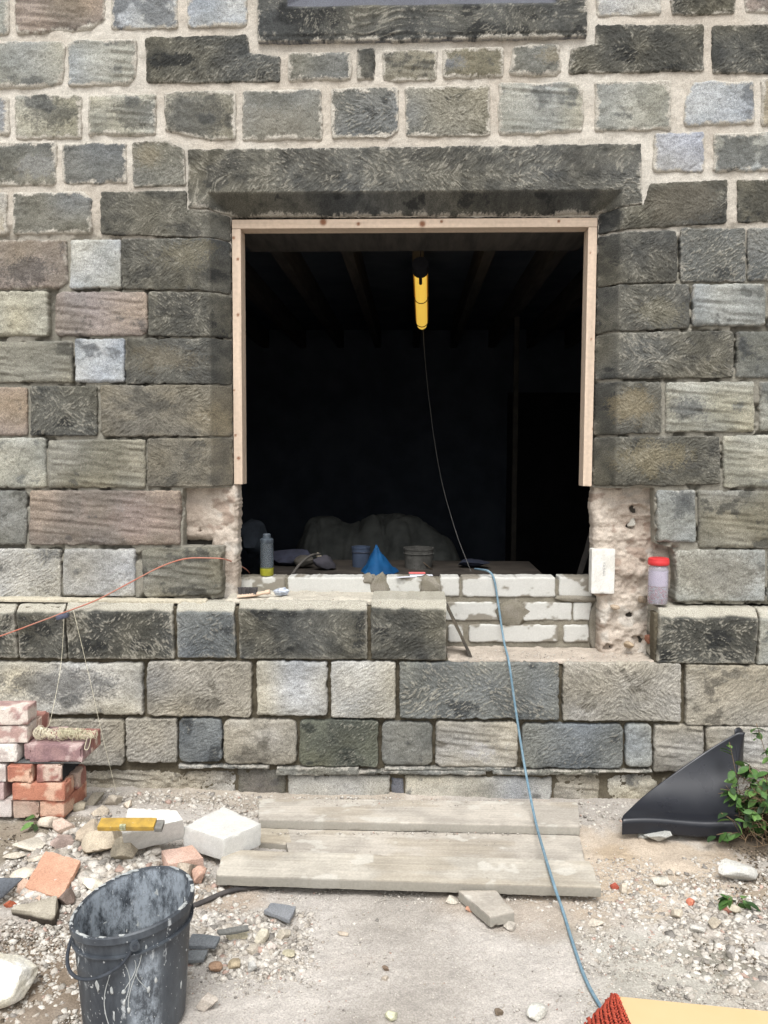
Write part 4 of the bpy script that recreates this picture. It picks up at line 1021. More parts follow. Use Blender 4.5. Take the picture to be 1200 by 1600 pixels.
b_.inputs['Roughness'].default_value = .5; b_.inputs['Specular IOR Level'].default_value = .4
bpn = N.new('ShaderNodeBump'); bpn.inputs['Strength'].default_value = .25; bpn.inputs['Distance'].default_value = .002; L.new(nz(40, 8), bpn.inputs['Height']); L.new(bpn.outputs[0], b_.inputs['Normal'])
H = .315; prof = [(.001, 0), (.128, 0), (.134, .006)]+[(.134+.021*k/14, .006+(H-.03)*k/14) for k in range(1, 15)]+[(.158, H-.022), (.164, H-.020), (.164, H-.004), (.160, H), (.154, H-.002)]+[(.152-.018*k/12, H-.01-(H-.04)*k/12) for k in range(13)]+[(.001, .030)]
V, F = lathe(prof, 72)
def bdeform(V):
    V = V.copy(); f = np.clip(V[:, 2]/H, 0, 1)**1.5; th = np.arctan2(V[:, 1], V[:, 0])
    V[:, 2] += f*(.024*np.cos(th)+.022*np.maximum(0, np.sin(th)))   # rim pulled up at the right and the back
    V[:, 0] *= 1-.01*f; V[:, 1] *= 1-.02*f; return V+bc
zz = V[:, 2]; rr_ = np.hypot(V[:, 0], V[:, 1]); inner = np.zeros(len(V)); nprof = len(prof)
inner[(nprof-14)*72:] = .85
patch_ = ss(.35, .15, np.abs(np.arctan2(V[:, 1], V[:, 0])+1.05))*ss(.26, .2, zz)*ss(0, .02, zz)*1.0
msk = np.maximum(inner*1.0, patch_); 
bsh = mk('shell', bdeform(V), F, mb, bucket, col=np.stack([msk, msk, msk], 1), angle=40)
V, F = lathe([(.001, .10), (.06, .102), (.11, .108), (.138, .118)], 40); V[:, 2] += .004*fbm2(V[:, 0]*30, V[:, 1]*30, 6, 3)
mk('dried_residue', bdeform(V), F, mat_n('dried_residue', (150,150,140), (90,92,90), 30, c3=(40,42,44), s3=60, t3=.56), bucket)
# ring under the rim, pivot lug and wire handle
V, F = lathe([(.150, H-.062), (.1605, H-.060), (.1605, H-.056), (.150, H-.054)], 72); mk('rim_band', bdeform(V), F, mb, bsh, col=np.zeros((len(V), 3)), angle=40)
def onb(th, z, r): 
    v = bdeform(np.array([[r*math.cos(th), r*math.sin(th), z]])); return v[0]
A0 = math.radians(-70); A1 = math.radians(-190)
mdark = mat_n('dark_plastic', (44,48,54), (66,70,76), 30, rough=.5)
pts = [onb(A0+(A1-A0)*t, H-.030-.085*math.sin(math.pi*t)**.6, (.162+.010*math.sin(math.pi*t))) for t in np.linspace(0, 1, 14)]
V, F = tube(pts, .0048, 10); mk('handle', V, F, mdark, bucket)
for q in (A0, A1):
    c0_ = onb(q, H-.030, .158); dr = np.array([math.cos(q), math.sin(q), 0])
    V, F = tube([c0_-dr*.004, c0_+dr*.014], .013, 16, smooth=0); mk('lug', V, F, mb, bsh, col=np.zeros((len(V), 3)), angle=40)
    V, F = tube([c0_+dr*.0141, c0_+dr*.018], .006, 12, smooth=0); mk('pivot', V, F, mdark, bsh, angle=40)

parts = []
for k_, (a0, z0, z1) in enumerate([(-82, .25, .13), (-76, .24, .16), (-70, .25, .11), (-95, .21, .06), (-62, .22, .15)]):
    th0 = math.radians(a0); pp = []
    for q in np.linspace(0, 1, 9):
        z_ = z0+(z1-z0)*q; pp.append(onb(th0+.12*math.sin(q*3+k_), z_, .1345+.021*z_/(H-.03)))
    parts.append(tube(pp, .0013, 6)); V, F = rock((.005, .010, .018), k_+3, sub=2); V = rot(V, 0, 0, th0); parts.append((V+pp[-1], F))
for k_ in range(9):
    a0 = rng.uniform(-2.6, 0); z_ = rng.uniform(.08, .27); V, F = rock((.004, .012*rng.uniform(.3, 1.5), .02*rng.uniform(.3, 1.8)), k_+30, sub=3, rough=.5); V = rot(V, 0, 0, a0); parts.append((V+onb(a0, z_, .133+.021*z_/(H-.03)), F))
for k_ in range(12):
    a0 = rng.uniform(.2, 2.9); z_ = rng.uniform(.13, .29); V, F = rock((.004, .018*rng.uniform(.2, 1.6), .024*rng.uniform(.2, 1.6)), k_+60, sub=3, rough=.6); V = rot(V, 0, 0, a0); parts.append((V+onb(a0, z_, .134+.018*z_/(H-.03)), F))
for k_ in range(30):
    a0 = rng.uniform(-3.14, 3.14); V, F = rock((.010, .03*rng.uniform(.3, 1.6), .004), k_+90, sub=3, rough=.4); V = rot(V, 0, 0, a0); parts.append((V+onb(a0, H-.001, .158), F))
V, F = join(parts); o = mk('plaster_splashes', V, F, mat_n('dried_plaster', (176,178,176), (146,150,150), 40), bucket); o['kind'] = 'stuff'

# ------------------------------------------------------------------ black plastic cowl by the wall
mp_, tt, bb = newmat('black_plastic_sheet'); bb.inputs['Base Color'].default_value = (*lin((30,32,38)), 1); bb.inputs['Roughness'].default_value = .38; bb.inputs['Specular IOR Level'].default_value = .42
tcn = tt.nodes.new('ShaderNodeTexCoord'); nn = tt.nodes.new('ShaderNodeTexNoise'); nn.inputs['Scale'].default_value = 9; nn.inputs['Detail'].default_value = 8; tt.links.new(tcn.outputs['Object'], nn.inputs['Vector'])
mrr = tt.nodes.new('ShaderNodeMapRange'); mrr.inputs[1].default_value = .3; mrr.inputs[2].default_value = .7; mrr.inputs[3].default_value = .22; mrr.inputs[4].default_value = .42; tt.links.new(nn.outputs['Fac'], mrr.inputs[0]); tt.links.new(mrr.outputs[0], bb.inputs['Roughness'])
a = atY(972, 1297, -.47); b = atY(1158, 1306, -.47)
x0, x1 = a.x, b.x; yb_ = -.47; zg = min(a.z, b.z)-.004
nu, nv = 60, 40
profile = []   # (y, z): vertical lip, tight bend, shallow shelf, then a steep curve up
ztop = atY(1150, 1146, -.22).z
for k in range(9): profile.append((yb_, zg+.046*k/8))
for k in range(1, 9): t = k/8*math.radians(62); profile.append((yb_+.016*(1-math.cos(t)), zg+.046+.016*math.sin(t)))
ye, ze = profile[-1]
for k in range(1, 40):
    t = k/39; yy = ye+(-.215-ye)*(1-(1-t)**1.9); profile.append((yy, ze+(ztop-ze)*(.06*t+.94*max(0, (t-.12)/.88)**1.45)))
profile = np.array(profile); cum = np.concatenate([[0], np.cumsum(np.hypot(np.diff(profile[:, 0]), np.diff(profile[:, 1])))]); tot = cum[-1]
V = []; 
for i in range(nu+1):
    u = i/nu; vm = tot*min(1.0, .13+.87*(u/.95)**.80) if u < .95 else tot
    for j in range(nv+1):
        s_ = vm*j/nv; y = np.interp(s_, cum, profile[:, 0]); z = np.interp(s_, cum, profile[:, 1])
        x = x0+(x1-x0)*u+ .12*max(0, (s_/tot-.12))*u
        V.append((x, y+.004*math.sin(u*5+s_*8), z+.004*math.sin(u*7)))
V = np.array(V); F = []
for i in range(nu):
    for j in range(nv): q = i*(nv+1)+j; F.append((q, q+nv+1, q+nv+2, q+1))
cowl = empty('plastic_cowl', ((x0+x1)/2, -.3, zg), 'curved black plastic cowl with a slanting edge leaning on the wall at right', 'plastic cover')
def solid(name, V, F, mat, parent, th=.004, **kw):
    o = mk(name, V, F, mat, parent, **kw); md = o.modifiers.new('thickness', 'SOLIDIFY'); md.thickness = th; md.offset = 0; return o
solid('shell', V, F, mp_, cowl, .005)
tl = atY(1146, 1150, -.20); V = []
for i in range(7):
    for j in range(10):
        u, v_ = i/6, j/9; V.append((tl.x+.004+.052*u*(1-.35*v_)-.0*v_, -.20+.03*u-.04*v_, ztop+.010-.03*u*u+.012*math.sin(u*3)-v_*.14))
F = [(i*10+j, (i+1)*10+j, (i+1)*10+j+1, i*10+j+1) for i in range(6) for j in range(9)]
solid('end_flap', np.array(V), F, mp_, cowl, .004)

# ------------------------------------------------------------------ cables, strings
def pathmix(pts):   # (px,py,'Y'|'Z'|'G', value)
    out = []
    for p in pts:
        if p[2] == 'Y': out.append(atY(p[0], p[1], p[3]))
        elif p[2] == 'Z': out.append(atZ(p[0], p[1], p[3]))
        else: out.append(onG(p[0], p[1], p[3]))
    return out
V, F = tube(pathmix([(742,889,'Y',.45),(752,890,'Y',.30),(764,893,'Y',.215),(772,905,'Y',.19),(778,940,'Y',.185),(787,1000,'Y',.13),(795,1034,'Y',-.095),(803,1090,'Y',-.13),(812,1150,'Y',-.17),(822,1210,'Y',-.24),(836,1280,'Z',.075),(848,1325,'Z',.085),(866,1384,'Z',.08),(880,1425,'G',.008),(897,1480,'G',.007),(915,1530,'G',.007),(938,1572,'G',.01),(965,1610,'G',.01)]), .0052, 10)
mbl = mat_n('dusty_blue_rope', (96,124,140), (122,144,156), 60, bump=.8, bscale=200)
o = mk('blue_cable', V, F, mbl); meta(o, 'pale blue cable hanging out of the opening, over the planks and across the ground', 'cable')
V, F = tube(pathmix([(-40,1004,'Y',-.12),(0,994,'Y',-.12),(60,972,'Y',-.11),(100,957,'Y',-.10),(150,938,'Y',-.07),(200,912,'Y',-.05),(250,886,'Y',-.04),(290,873,'Y',-.04),(330,872,'Y',-.035),(352,874,'Y',-.0),(372,882,'Y',.2),(388,893,'Y',.32),(392,905,'Y',.5)]), .0030, 8)
o = mk('orange_cable', V, F, mat_n('dusty_orange_cable', (176,108,90), (166,122,106), 12, rough=.6)); meta(o, 'thin orange-pink cable drooping across the wall at left into the opening', 'cable')
mstr = mat_n('white_string', (226,218,196), (210,204,180), 80)
line1 = atY(100, 965, -.125); line2 = atY(115, 955, -.125)
V, F = tube([line1, atY(95,1040,-.15), atY(80,1120,-.36), atY(72,1140,-.42)], .0008, 5); o = mk('string_line', V, F, mstr); meta(o, 'left white string line running down to the hank on the bricks', 'string')
V, F = tube([line2, atY(140,1060,-.13), atY(160,1150,-.15), atY(182,1238,-.16)], .0008, 5); o = mk('string_line', V, F, mstr); meta(o, 'right white string line hanging from the dark peg to the rubble', 'string')
c = atY(98, 963, -.115); bx('line_peg', c, (.055, .03, .022), mat_n('blue_grey_clip', (84,88,104), (66,68,80), 40, rough=.5), None, rz=.1, ry=-.25, rnd=.006, cell=.008); meta(bpy.data.objects['line_peg'], 'small dark blue-grey peg holding the strings on the plinth ledge', 'clip')
# string hank on the purple brick
hk = empty('string_hank', atY(95, 1143, -.44), 'loosely wound hank of white and yellow string on top of the purple brick', 'string')
r_ = np.random.RandomState(5); zb2 = .062+.0745*4+.008+.004
def coil(cx, cy, cz, rx, rz_, n, ax, seed, name, mat, thick=.0011, L_=0.0):
    rr = np.random.RandomState(seed); P = []; tilt = 0
    for i in range(n):
        tilt = rr.normal(0, .5 if L_ else 1.2); ox = cx+L_*(rr.rand()-.5); k = rr.uniform(.7, 1.15); q0_ = rr.uniform(0, 6.28); oz = rr.normal(0, .004)
        for j in range(12):
            t = q0_+2*math.pi*j/12; a_ = rx*k*math.cos(t); P.append((ox+a_*math.sin(tilt)*(.9 if not L_ else .5)+.004*math.sin(3*t+i), cy+a_*math.cos(tilt), cz+oz+rz_*k*math.sin(t)))
    V, F = tube(P, thick, 4, smooth=2); return mk(name, V, F, mat, hk)
mys = mat_n('yellow_string', (206,200,172), (190,184,158), 80)
h0 = atY(62, 1140, -.45); h1 = atY(112, 1136, -.45); h2 = atY(132, 1134, -.45)
coil(h0.x, -.45, zb2+.026, .026, .022, 16, 0, 1, 'coil', mstr)
coil(h0.x+.045, -.45, zb2+.022, .022, .018, 14, 0, 2, 'coil', mstr, L_=.05)
coil(h1.x, -.45, zb2+.024, .018, .021, 40, 0, 3, 'coil', mys, L_=.11)
coil(h2.x+.02, -.45, zb2+.022, .02, .016, 10, 0, 4, 'coil', mys, L_=.05)
V, F = tube([(h2.x, -.45, zb2+.03), (h2.x+.035, -.47, zb2+.03), (h2.x+.03, -.49, zb2-.02), (h2.x+.015, -.49, zb2-.02), (h2.x+.02, -.47, zb2+.02)], .0013, 5); mk('loose_loop', V, F, mys, hk)

# ------------------------------------------------------------------ things on the sill and the ledges
zs = zt_+.001
# clear drinking bottle with yellow base
bpos = atY(417, 894, .24); bt = empty('drinking_bottle', (bpos.x, .24, zs), 'clear drinking bottle, grey cap and yellow base, on the left end of the block wall', 'bottle')
def glassy(name, col, rough=.1, tr=.85, alpha=None):
    m, t, b = newmat(name); b.inputs['Base Color'].default_value = (*lin(col), 1); b.inputs['Roughness'].default_value = rough; b.inputs['Transmission Weight'].default_value = tr; b.inputs['IOR'].default_value = 1.35; return m
V, F = lathe([(.001, 0), (.030, 0), (.0325, .004), (.0325, .036)], 32, (bpos.x, .24, zs)); mk('yellow_base', V, F, mat_n('yellow_drink', (150,150,44), (132,130,36), 30, rough=.25, spec=.5), bt, angle=40)
V, F = lathe([(.0315, .037), (.0325, .09), (.0315, .15), (.031, .16), (.029, .161), (.029, .04)], 32, (bpos.x, .24, zs)); mk('body', V, F, glassy('cloudy_clear_plastic', (205,216,224), .12, .94), bt, angle=40)
V, F = lathe([(.0315, .158), (.0325, .160), (.0325, .176), (.026, .180), (.020, .181), (.019, .186), (.0195, .197), (.016, .203), (.001, .204)], 32, (bpos.x, .24, zs)); mk('cap', V, F, mat_n('grey_cap', (84,92,98), (56,62,70), 30, rough=.4), bt, angle=30)
# jar of wall plugs
jp = atY(1027, 941, -.0); jx = jp.x; jy = -.003; jz = zpl-.001
jr = empty('plug_jar', (jx, jy, jz), 'clear plastic jar with red screw lid half full of red and grey wall plugs', 'jar')
V, F = lathe([(.001, 0), (.040, .0), (.043, .004), (.044, .06), (.044, .15), (.040, .165), (.036, .170), (.034, .17), (.038, .16), (.0425, .15), (.0425, .006), (.001, .003)], 40, (jx, jy, jz)); mk('body', V, F, glassy('clear_jar_plastic', (232,228,236), .12, .8), jr, angle=40)
V, F = lathe([(.001, .206), (.040, .206), (.045, .202), (.0455, .192), (.0465, .190), (.0465, .178), (.044, .174), (.036, .174)], 40, (jx, jy, jz)); mk('lid', V, F, mat_n('red_lid', (196,52,54), (180,44,46), 20, rough=.4, spec=.4), jr, angle=35)
V, F = lathe([(.0405, .082), (.0405, .150)], 40, (jx, jy, jz)); mk('paper_liner', V, F, mat_n('lilac_paper', (206,200,216), (194,188,206), 20), jr)
rr = np.random.RandomState(3)
for nmx, cA, cB, cnt in (('plug', (176,92,110), (150,70,90), 70), ('plug', (190,190,196), (130,132,140), 60)):
    parts = []
    for i in range(cnt):
        t = rr.uniform(0, 6.28); q = rr.uniform(.022, .037); z = rr.uniform(.008, .078); d = rr.normal(size=3)*np.array([1, .5, 1.2]); d /= np.linalg.norm(d); c = np.array([jx+q*math.cos(t), jy+q*math.sin(t), jz+z])
        e0, e1 = c-d*.011, c+d*.011
        for e in (e0, e1):
            dd = e[:2]-np.array([jx, jy]); l = np.linalg.norm(dd)
            if l > .038: e[:2] = np.array([jx, jy])+dd/l*.038
            e[2] = max(e[2], jz+.005)
        parts.append(tube([e0, e1], .0034, 6, smooth=0))
    V, F = join(parts); o = mk('wall_plugs', V, F, mat_n('plug_'+str(cnt), cA, cB, 60, rough=.5), jr, smooth=False); o['kind'] = 'stuff'
# white offcut standing on end at the right of the block wall, with pencil letters
q0 = atY(925, 858, .075); q1 = atY(960, 928, .075)
oc = empty('block_offcut', ((q0.x+q1.x)/2, .10, q1.z), 'upright white block offcut with pencilled letters at the right end of the block wall', 'offcut')
V, F = rbox((q1.x-q0.x, .06, q0.z-q1.z), 31, cell=.007, rnd=.004, amp=.002, chip=.004); V = V+np.array([(q0.x+q1.x)/2, .105, (q0.z+q1.z)/2])
mk('slab', V, F, M['block'], oc, col=ncol(V, (232,230,224), (220,218,210), 3, 20, .84), angle=40)
mpen = mat_n('pencil', (104,108,120), (90,92,104), 40)
cx_, cz_ = atY(944, 878, .075).x, atY(944, 878, .075).z
def glyph(strokes, oz, s=.0105):
    ps = []
    for st in strokes:   # letters turned a quarter: x'=y, z'=-x
        ps.append(tube([(cx_+(p[1]-.5)*s*1.0, .0735, cz_-oz-p[0]*s*.8) for p in st], .0005, 4, smooth=0))
    return ps
G = {'V': [[(0,1),(.5,0),(1,1)]], 'A': [[(0,0),(.5,1),(1,0)], [(.25,.4),(.75,.4)]], 'S': [[(1,.9),(.5,1),(0,.75),(1,.3),(.5,0),(0,.1)]], 'E': [[(1,1),(0,1),(0,0),(1,0)], [(0,.5),(.8,.5)]], 'N': [[(0,0),(0,1),(1,0),(1,1)]]}
ps = []
for i, ch in enumerate('VASAN'): ps += glyph(G[ch], i*.0135)
V, F = join(ps); mk('lettering', V, F, mpen, oc)
# brush and crumpled foil on the ledge, papers on the block wall
zl2 = zpl+.012
b0 = atY(400, 938, .02); br = empty('hand_brush', (b0.x, .02, zl2), 'old hand brush with pale wooden handle lying on the stone ledge', 'brush')
mh = mat_n('pale_handle', (214,190,168), (196,172,150), 20, rough=.6)
V, F = rbox((.10, .034, .014), 12, cell=.006, rnd=.005); 
V = rot(V, 0, -.12, .1, (b0.x-.035, .0, zl2+.005)); mk('brush_back', V, F, mh, br, angle=40)
V, F = tube([(b0.x+.0, .0, zl2+.008), (b0.x+.03, .0, zl2+.014), (b0.x+.068, .0, zl2+.022)], [.009, .008, .011], 10); mk('handle', V, F, mh, br)
parts = []
for i in range(220):
    u = rr.uniform(-.042, .042); v_ = rr.uniform(-.014, .014); q = np.array([b0.x-.035+u, v_, zl2+.010]); parts.append(tube([q, q+np.array([rr.normal(0, .003), rr.normal(0, .003), .030])], .0013, 3, smooth=0))
V, F = join(parts); o = mk('bristles', V, F, mat_n('dark_bristle', (92,88,88), (70,68,68), 60), br, smooth=False); o['kind'] = 'stuff'
f0 = atY(440, 930, .04); V, F = rock((.095, .05, .05), 66, sub=4, planes=26, rough=.4); V = rot(V, .2, 0, .2, (f0.x, .04, zl2+.018))
o = mk('crumpled_foil', V, F, mat_n('foil', (206,212,222), (150,158,172), 30, rough=.35, bump=1, bscale=60, bdist=.006, metallic=.4), None, angle=20); meta(o, 'crumpled silvery foil ball beside the brush on the ledge', 'foil')
pm = [mat_n('white_paper', (214,216,222), (200,202,210), 30), mat_n('red_paper', (214,120,116), (198,100,100), 30), mat_n('dark_card', (60,62,70), (44,46,52), 30)]
pc = atY(655, 892, .20)
for i, (dx, dy_, dz, sx, sy, rz_, mi, lab) in enumerate([(0.0, .0, .003, .10, .03, .12, 2, 'dark folded card under the papers on the block wall'), (.01, .0, .009, .11, .035, .16, 0, 'white folded leaflet lying on the block wall'), (-.01, .03, .016, .08, .04, .05, 1, 'red leaflet under the white one on the block wall'), (-.06, -.03, .005, .10, .02, .35, 0, 'white strip of paper jutting from the leaflets')]):
    bx('leaflet', (pc.x+dx, .23+dy_, zs+dz), (sx, sy, .004), pm[mi], None, rz=rz_, rnd=.0015); meta(bpy.context.scene.collection.objects[-1], lab, 'paper')
# timber batten leaning behind the gap between plinth stone and ledge
l0 = atY(699, 948, .02); l1 = atY(737, 1030, -.04)
V, F = rbox((.012, .10, .27), 77, cell=.02, rnd=.002); V = rot(V, 0, -math.atan2(l1.x-l0.x, l0.z-l1.z), 0, ((l0.x+l1.x)/2, .02, (l0.z+l1.z)/2))
o = mk('leaning_slate', V, F, M['stone'], None, col=ncol(V, (112,104,92), (84,80,74), 4, 20), angle=40); meta(o, 'thin dark slate leaning against the cut end of the plinth stone', 'slate')

# ------------------------------------------------------------------ inside the room
zfl = .12
# hanging strip light, sloping away from the opening
A = atY(657, 424, .80); B = atY(659.5, 511, 1.55)
lamp = empty('site_light', tuple(A), 'bright yellow tube site light slung under the ceiling joists inside the opening', 'work light')
ml, tl_, bl_ = newmat('lit_yellow_diffuser'); bl_.inputs['Base Color'].default_value = (*lin((240,200,70)), 1); bl_.inputs['Roughness'].default_value = .3
bl_.inputs['Emission Color'].default_value = (1.0, .62, .10, 1); bl_.inputs['Emission Strength'].default_value = .42
An, Bn = np.array(A), np.array(B); ax = (Bn-An); ln = np.linalg.norm(ax); ax /= ln
rr0 = .033
pth = [An+ax*ln*t for t in (0, .1, .3, .5, .7, .9, .955, .985, 1.0)]
V, F = tube(pth, [rr0]*6+[rr0*.9, rr0*.65, rr0*.2], 20, smooth=0); tb_ = mk('tube', V, F, ml, lamp, angle=60)
m2 = mat_n('amber_plastic', (196,150,60), (176,132,50), 20, rough=.3)
for s in (-1, 1):
    off = np.array([s*.036, 0, .006]); V, F = tube([An+off, An+ax*ln*.93+off], .0045, 8, smooth=0); mk('side_rail', V, F, m2, lamp)
mk_dark = mat_n('black_rubber', (34,34,38), (26,26,30), 30)
V, F = tube([An-ax*.075+np.array([0, 0, .004]), An-ax*.005], .043, 20, smooth=0); ec_ = mk('end_cap', V, F, mk_dark, lamp, angle=40)
V, F = tube([An-ax*.004+np.array([0, 0, -.030]), An+ax*.07+np.array([0, 0, -.034])], .009, 10, smooth=0); mk('clip', V, F, mk_dark, ec_, angle=40)
for t in (.43, .88):
    c = An+ax*ln*t; e1 = np.cross(ax, [0, 0, 1]); e1 /= np.linalg.norm(e1); e2 = np.cross(e1, ax)
    V, F = tube([c+.0375*(e1*math.cos(q)+e2*math.sin(q)) for q in np.linspace(0, 2*math.pi, 26)], .0024, 6, smooth=0); mk('band', V, F, mk_dark, tb_)
V, F = tube([An-ax*.05, An-ax*.05+np.array([0, .01, RT-.19-An[2]])], .002, 6, smooth=0); mk('hanging_wire', V, F, mk_dark, lamp)
V, F = tube([Bn-ax*.05, Bn-ax*.05+np.array([0, .01, RT-Bn[2]])], .002, 6, smooth=0); mk('hanging_wire', V, F, mk_dark, lamp)
V, F = tube(pathmix([(661,513,'Y',1.54),(664,560,'Y',1.50),(670,620,'Y',1.42),(679,690,'Y',1.3),(692,760,'Y',1.1),(712,830,'Y',.85),(726,868,'Y',.65),(736,893,'Y',.42)]), .0015, 6); mk('lead', V, F, mat_n('grey_lead', (104,102,98), (88,86,84), 30), lamp)
# heap of dust sheets
nx_, ny_ = 120, 70; hp = atY(580, 880, 1.9)
xs_ = np.linspace(-.9, .75, nx_); ys_ = np.linspace(-.5, .6, ny_); X_, Y_ = np.meshgrid(xs_, ys_)
def humps(X_, Y_):
    z = np.zeros_like(X_)
    for (cx, cy, rx, ry, h) in [(-.36, 0, .24, .4, .98), (-.1, .0, .24, .4, .9), (.16, .05, .34, .45, 1.0), (.46, 0, .24, .35, .86), (-.6, -.1, .14, .3, .6)]:
        z = z+(h*np.exp(-(((X_-cx)/rx)**2+((Y_-cy)/ry)**2*.8)**1.6*.9))**5
    return np.minimum(z**.2, 1.08)
Hh = humps(X_, Y_); zt2 = atY(590, 806, 1.75).z
Z_ = zfl+(zt2-zfl)*Hh*(1+.02*fbm2(X_*5, Y_*5, 31, 3))-.085*np.exp(-np.abs(fbm2(X_*4+.6*Y_, Y_*2.0, 33, 3))/.05)-.03*np.exp(-np.abs(fbm2(X_*7-2*Y_, Y_*3.0, 36, 2))/.06)+.008*fbm2(X_*22, Y_*12, 35, 3)
Vh = np.stack([X_.ravel()+hp.x, Y_.ravel()+2.0, Z_.ravel()], 1); idx = np.arange(nx_*ny_).reshape(ny_, nx_)
Qh = np.stack([idx[:-1, :-1].ravel(), idx[:-1, 1:].ravel(), idx[1:, 1:].ravel(), idx[1:, :-1].ravel()], 1)
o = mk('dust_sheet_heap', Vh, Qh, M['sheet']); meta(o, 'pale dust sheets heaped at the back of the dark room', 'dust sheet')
# trestle top carrying tubs and tools
zt3 = zs-.05
tr = empty('trestle_table', (0, 1.0, zfl), 'low dark work table just inside the opening carrying tubs and tools', 'table')
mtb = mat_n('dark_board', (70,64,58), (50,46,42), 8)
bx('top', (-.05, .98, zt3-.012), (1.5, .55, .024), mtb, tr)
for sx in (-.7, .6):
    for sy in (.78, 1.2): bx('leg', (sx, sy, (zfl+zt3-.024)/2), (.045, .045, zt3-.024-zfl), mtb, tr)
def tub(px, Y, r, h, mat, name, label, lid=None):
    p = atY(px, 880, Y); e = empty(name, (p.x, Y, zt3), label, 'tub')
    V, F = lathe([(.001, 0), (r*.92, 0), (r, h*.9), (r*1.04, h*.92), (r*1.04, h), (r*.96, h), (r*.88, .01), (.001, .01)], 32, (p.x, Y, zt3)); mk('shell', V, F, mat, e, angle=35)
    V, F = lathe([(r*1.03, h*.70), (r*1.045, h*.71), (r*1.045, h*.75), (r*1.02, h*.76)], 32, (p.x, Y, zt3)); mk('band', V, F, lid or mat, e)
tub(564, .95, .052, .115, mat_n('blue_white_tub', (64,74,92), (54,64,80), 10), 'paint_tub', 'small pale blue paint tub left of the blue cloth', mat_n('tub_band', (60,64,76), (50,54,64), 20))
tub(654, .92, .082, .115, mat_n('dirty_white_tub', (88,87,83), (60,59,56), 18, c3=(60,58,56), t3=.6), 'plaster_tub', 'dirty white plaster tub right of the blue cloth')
# blue cloth peaked over something
p = atY(590, 893, .70); zt4 = atY(586, 853, .70).z; V = []; F = []; n_ = 28; m_ = 14
for j in range(m_+1):
    for i in range(n_):
        a_ = 2*math.pi*i/n_; t = j/m_; r__ = (.088*t**1.15+.003)*(1+.16*math.sin(a_*3+1)*t+.07*math.sin(a_*7)*t); V.append((p.x-.010+.012*t+r__*math.cos(a_)*1.05, .72+r__*math.sin(a_), zt4-(zt4-zt3+.0)*t+.004*math.sin(a_*5+j)+.006*math.sin(a_*9+j*1.7)*math.sin(j*.9+a_*2)))
for j in range(m_):
    for i in range(n_): k = (i+1) % n_; F.append((j*n_+i, (j+1)*n_+i, (j+1)*n_+k, j*n_+k))
F.append(tuple(range(n_)))
o = mk('blue_cloth', np.array(V), F, mat_n('bright_blue_cloth', (14,72,116), (10,58,98), 14, rough=.7)); meta(o, 'bright blue cloth standing in a peak between the two tubs', 'cloth')
# tools and bits
def cl(name, px, py, Y, sz, col, label, cat, rz=0, ry=0):
    q = atY(px, py, Y); V, F = rock(sz, int(px*3+py), sub=3, planes=12, rough=.1); V = rot(V, 0, ry, rz, q); V[:, 2] += max(0, zt3-V[:, 2].min())
    o = mk(name, V, F, mat_n(name+str(px), col, [c*.75 for c in col], 14), angle=40); meta(o, label, cat)
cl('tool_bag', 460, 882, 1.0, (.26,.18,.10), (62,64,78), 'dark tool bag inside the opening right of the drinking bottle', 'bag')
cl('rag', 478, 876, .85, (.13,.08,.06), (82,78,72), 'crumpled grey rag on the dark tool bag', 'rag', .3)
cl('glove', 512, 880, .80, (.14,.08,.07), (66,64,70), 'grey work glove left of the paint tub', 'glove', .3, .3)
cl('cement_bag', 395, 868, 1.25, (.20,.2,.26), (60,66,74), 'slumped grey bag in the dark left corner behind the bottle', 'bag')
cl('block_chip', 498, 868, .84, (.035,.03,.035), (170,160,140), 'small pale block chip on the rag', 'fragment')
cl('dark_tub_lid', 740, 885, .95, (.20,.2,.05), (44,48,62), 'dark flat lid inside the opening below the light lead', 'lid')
V, F = tube(pathmix([(640,905,'Y',.7),(686,866,'Y',.9),(662,868,'Y',.88)]), .004, 6, smooth=0)
V, F = tube([atY(675,890,.85), atY(648,868,.85)], .004, 6, smooth=0); o = mk('stirring_stick', V, F, mat_n('stick', (96,84,70), (80,70,60), 20)); meta(o, 'thin stick poking out of the plaster tub', 'stick')
V, F = tube([atY(456,898,.45), atY(470,880,.5), atY(486,868,.6), atY(500,866,.7)], .007, 8); o = mk('grey_hose', V, F, mat_n('hose', (84,80,76), (66,64,60), 20)); meta(o, 'short grey hose end curling up from the tool bag', 'hose')
l0 = atY(905, 893, .62); l1 = atY(928, 818, .62)
V, F = rbox((.012, .09, .42), 78, cell=.03, rnd=.002); V = rot(V, 0, math.atan2(l1.x-l0.x, l1.z-l0.z), 0, ((l0.x+l1.x)/2, .62, (l0.z+l1.z)/2-.02))
o = mk('leaning_board', V, F, M['joist'], angle=40); meta(o, 'thin board leaning in shadow against the right jamb inside the opening', 'board')
l0 = atY(802, 893, 3.2)
V, F = boxv(l0.x-.02, l0.x+.02, 3.2, 3.24, zfl, RT-.19); o = mk('prop', V, F, M['dark_core'], smooth=False); meta(o, 'upright timber prop standing in the dark room right of centre', 'prop')

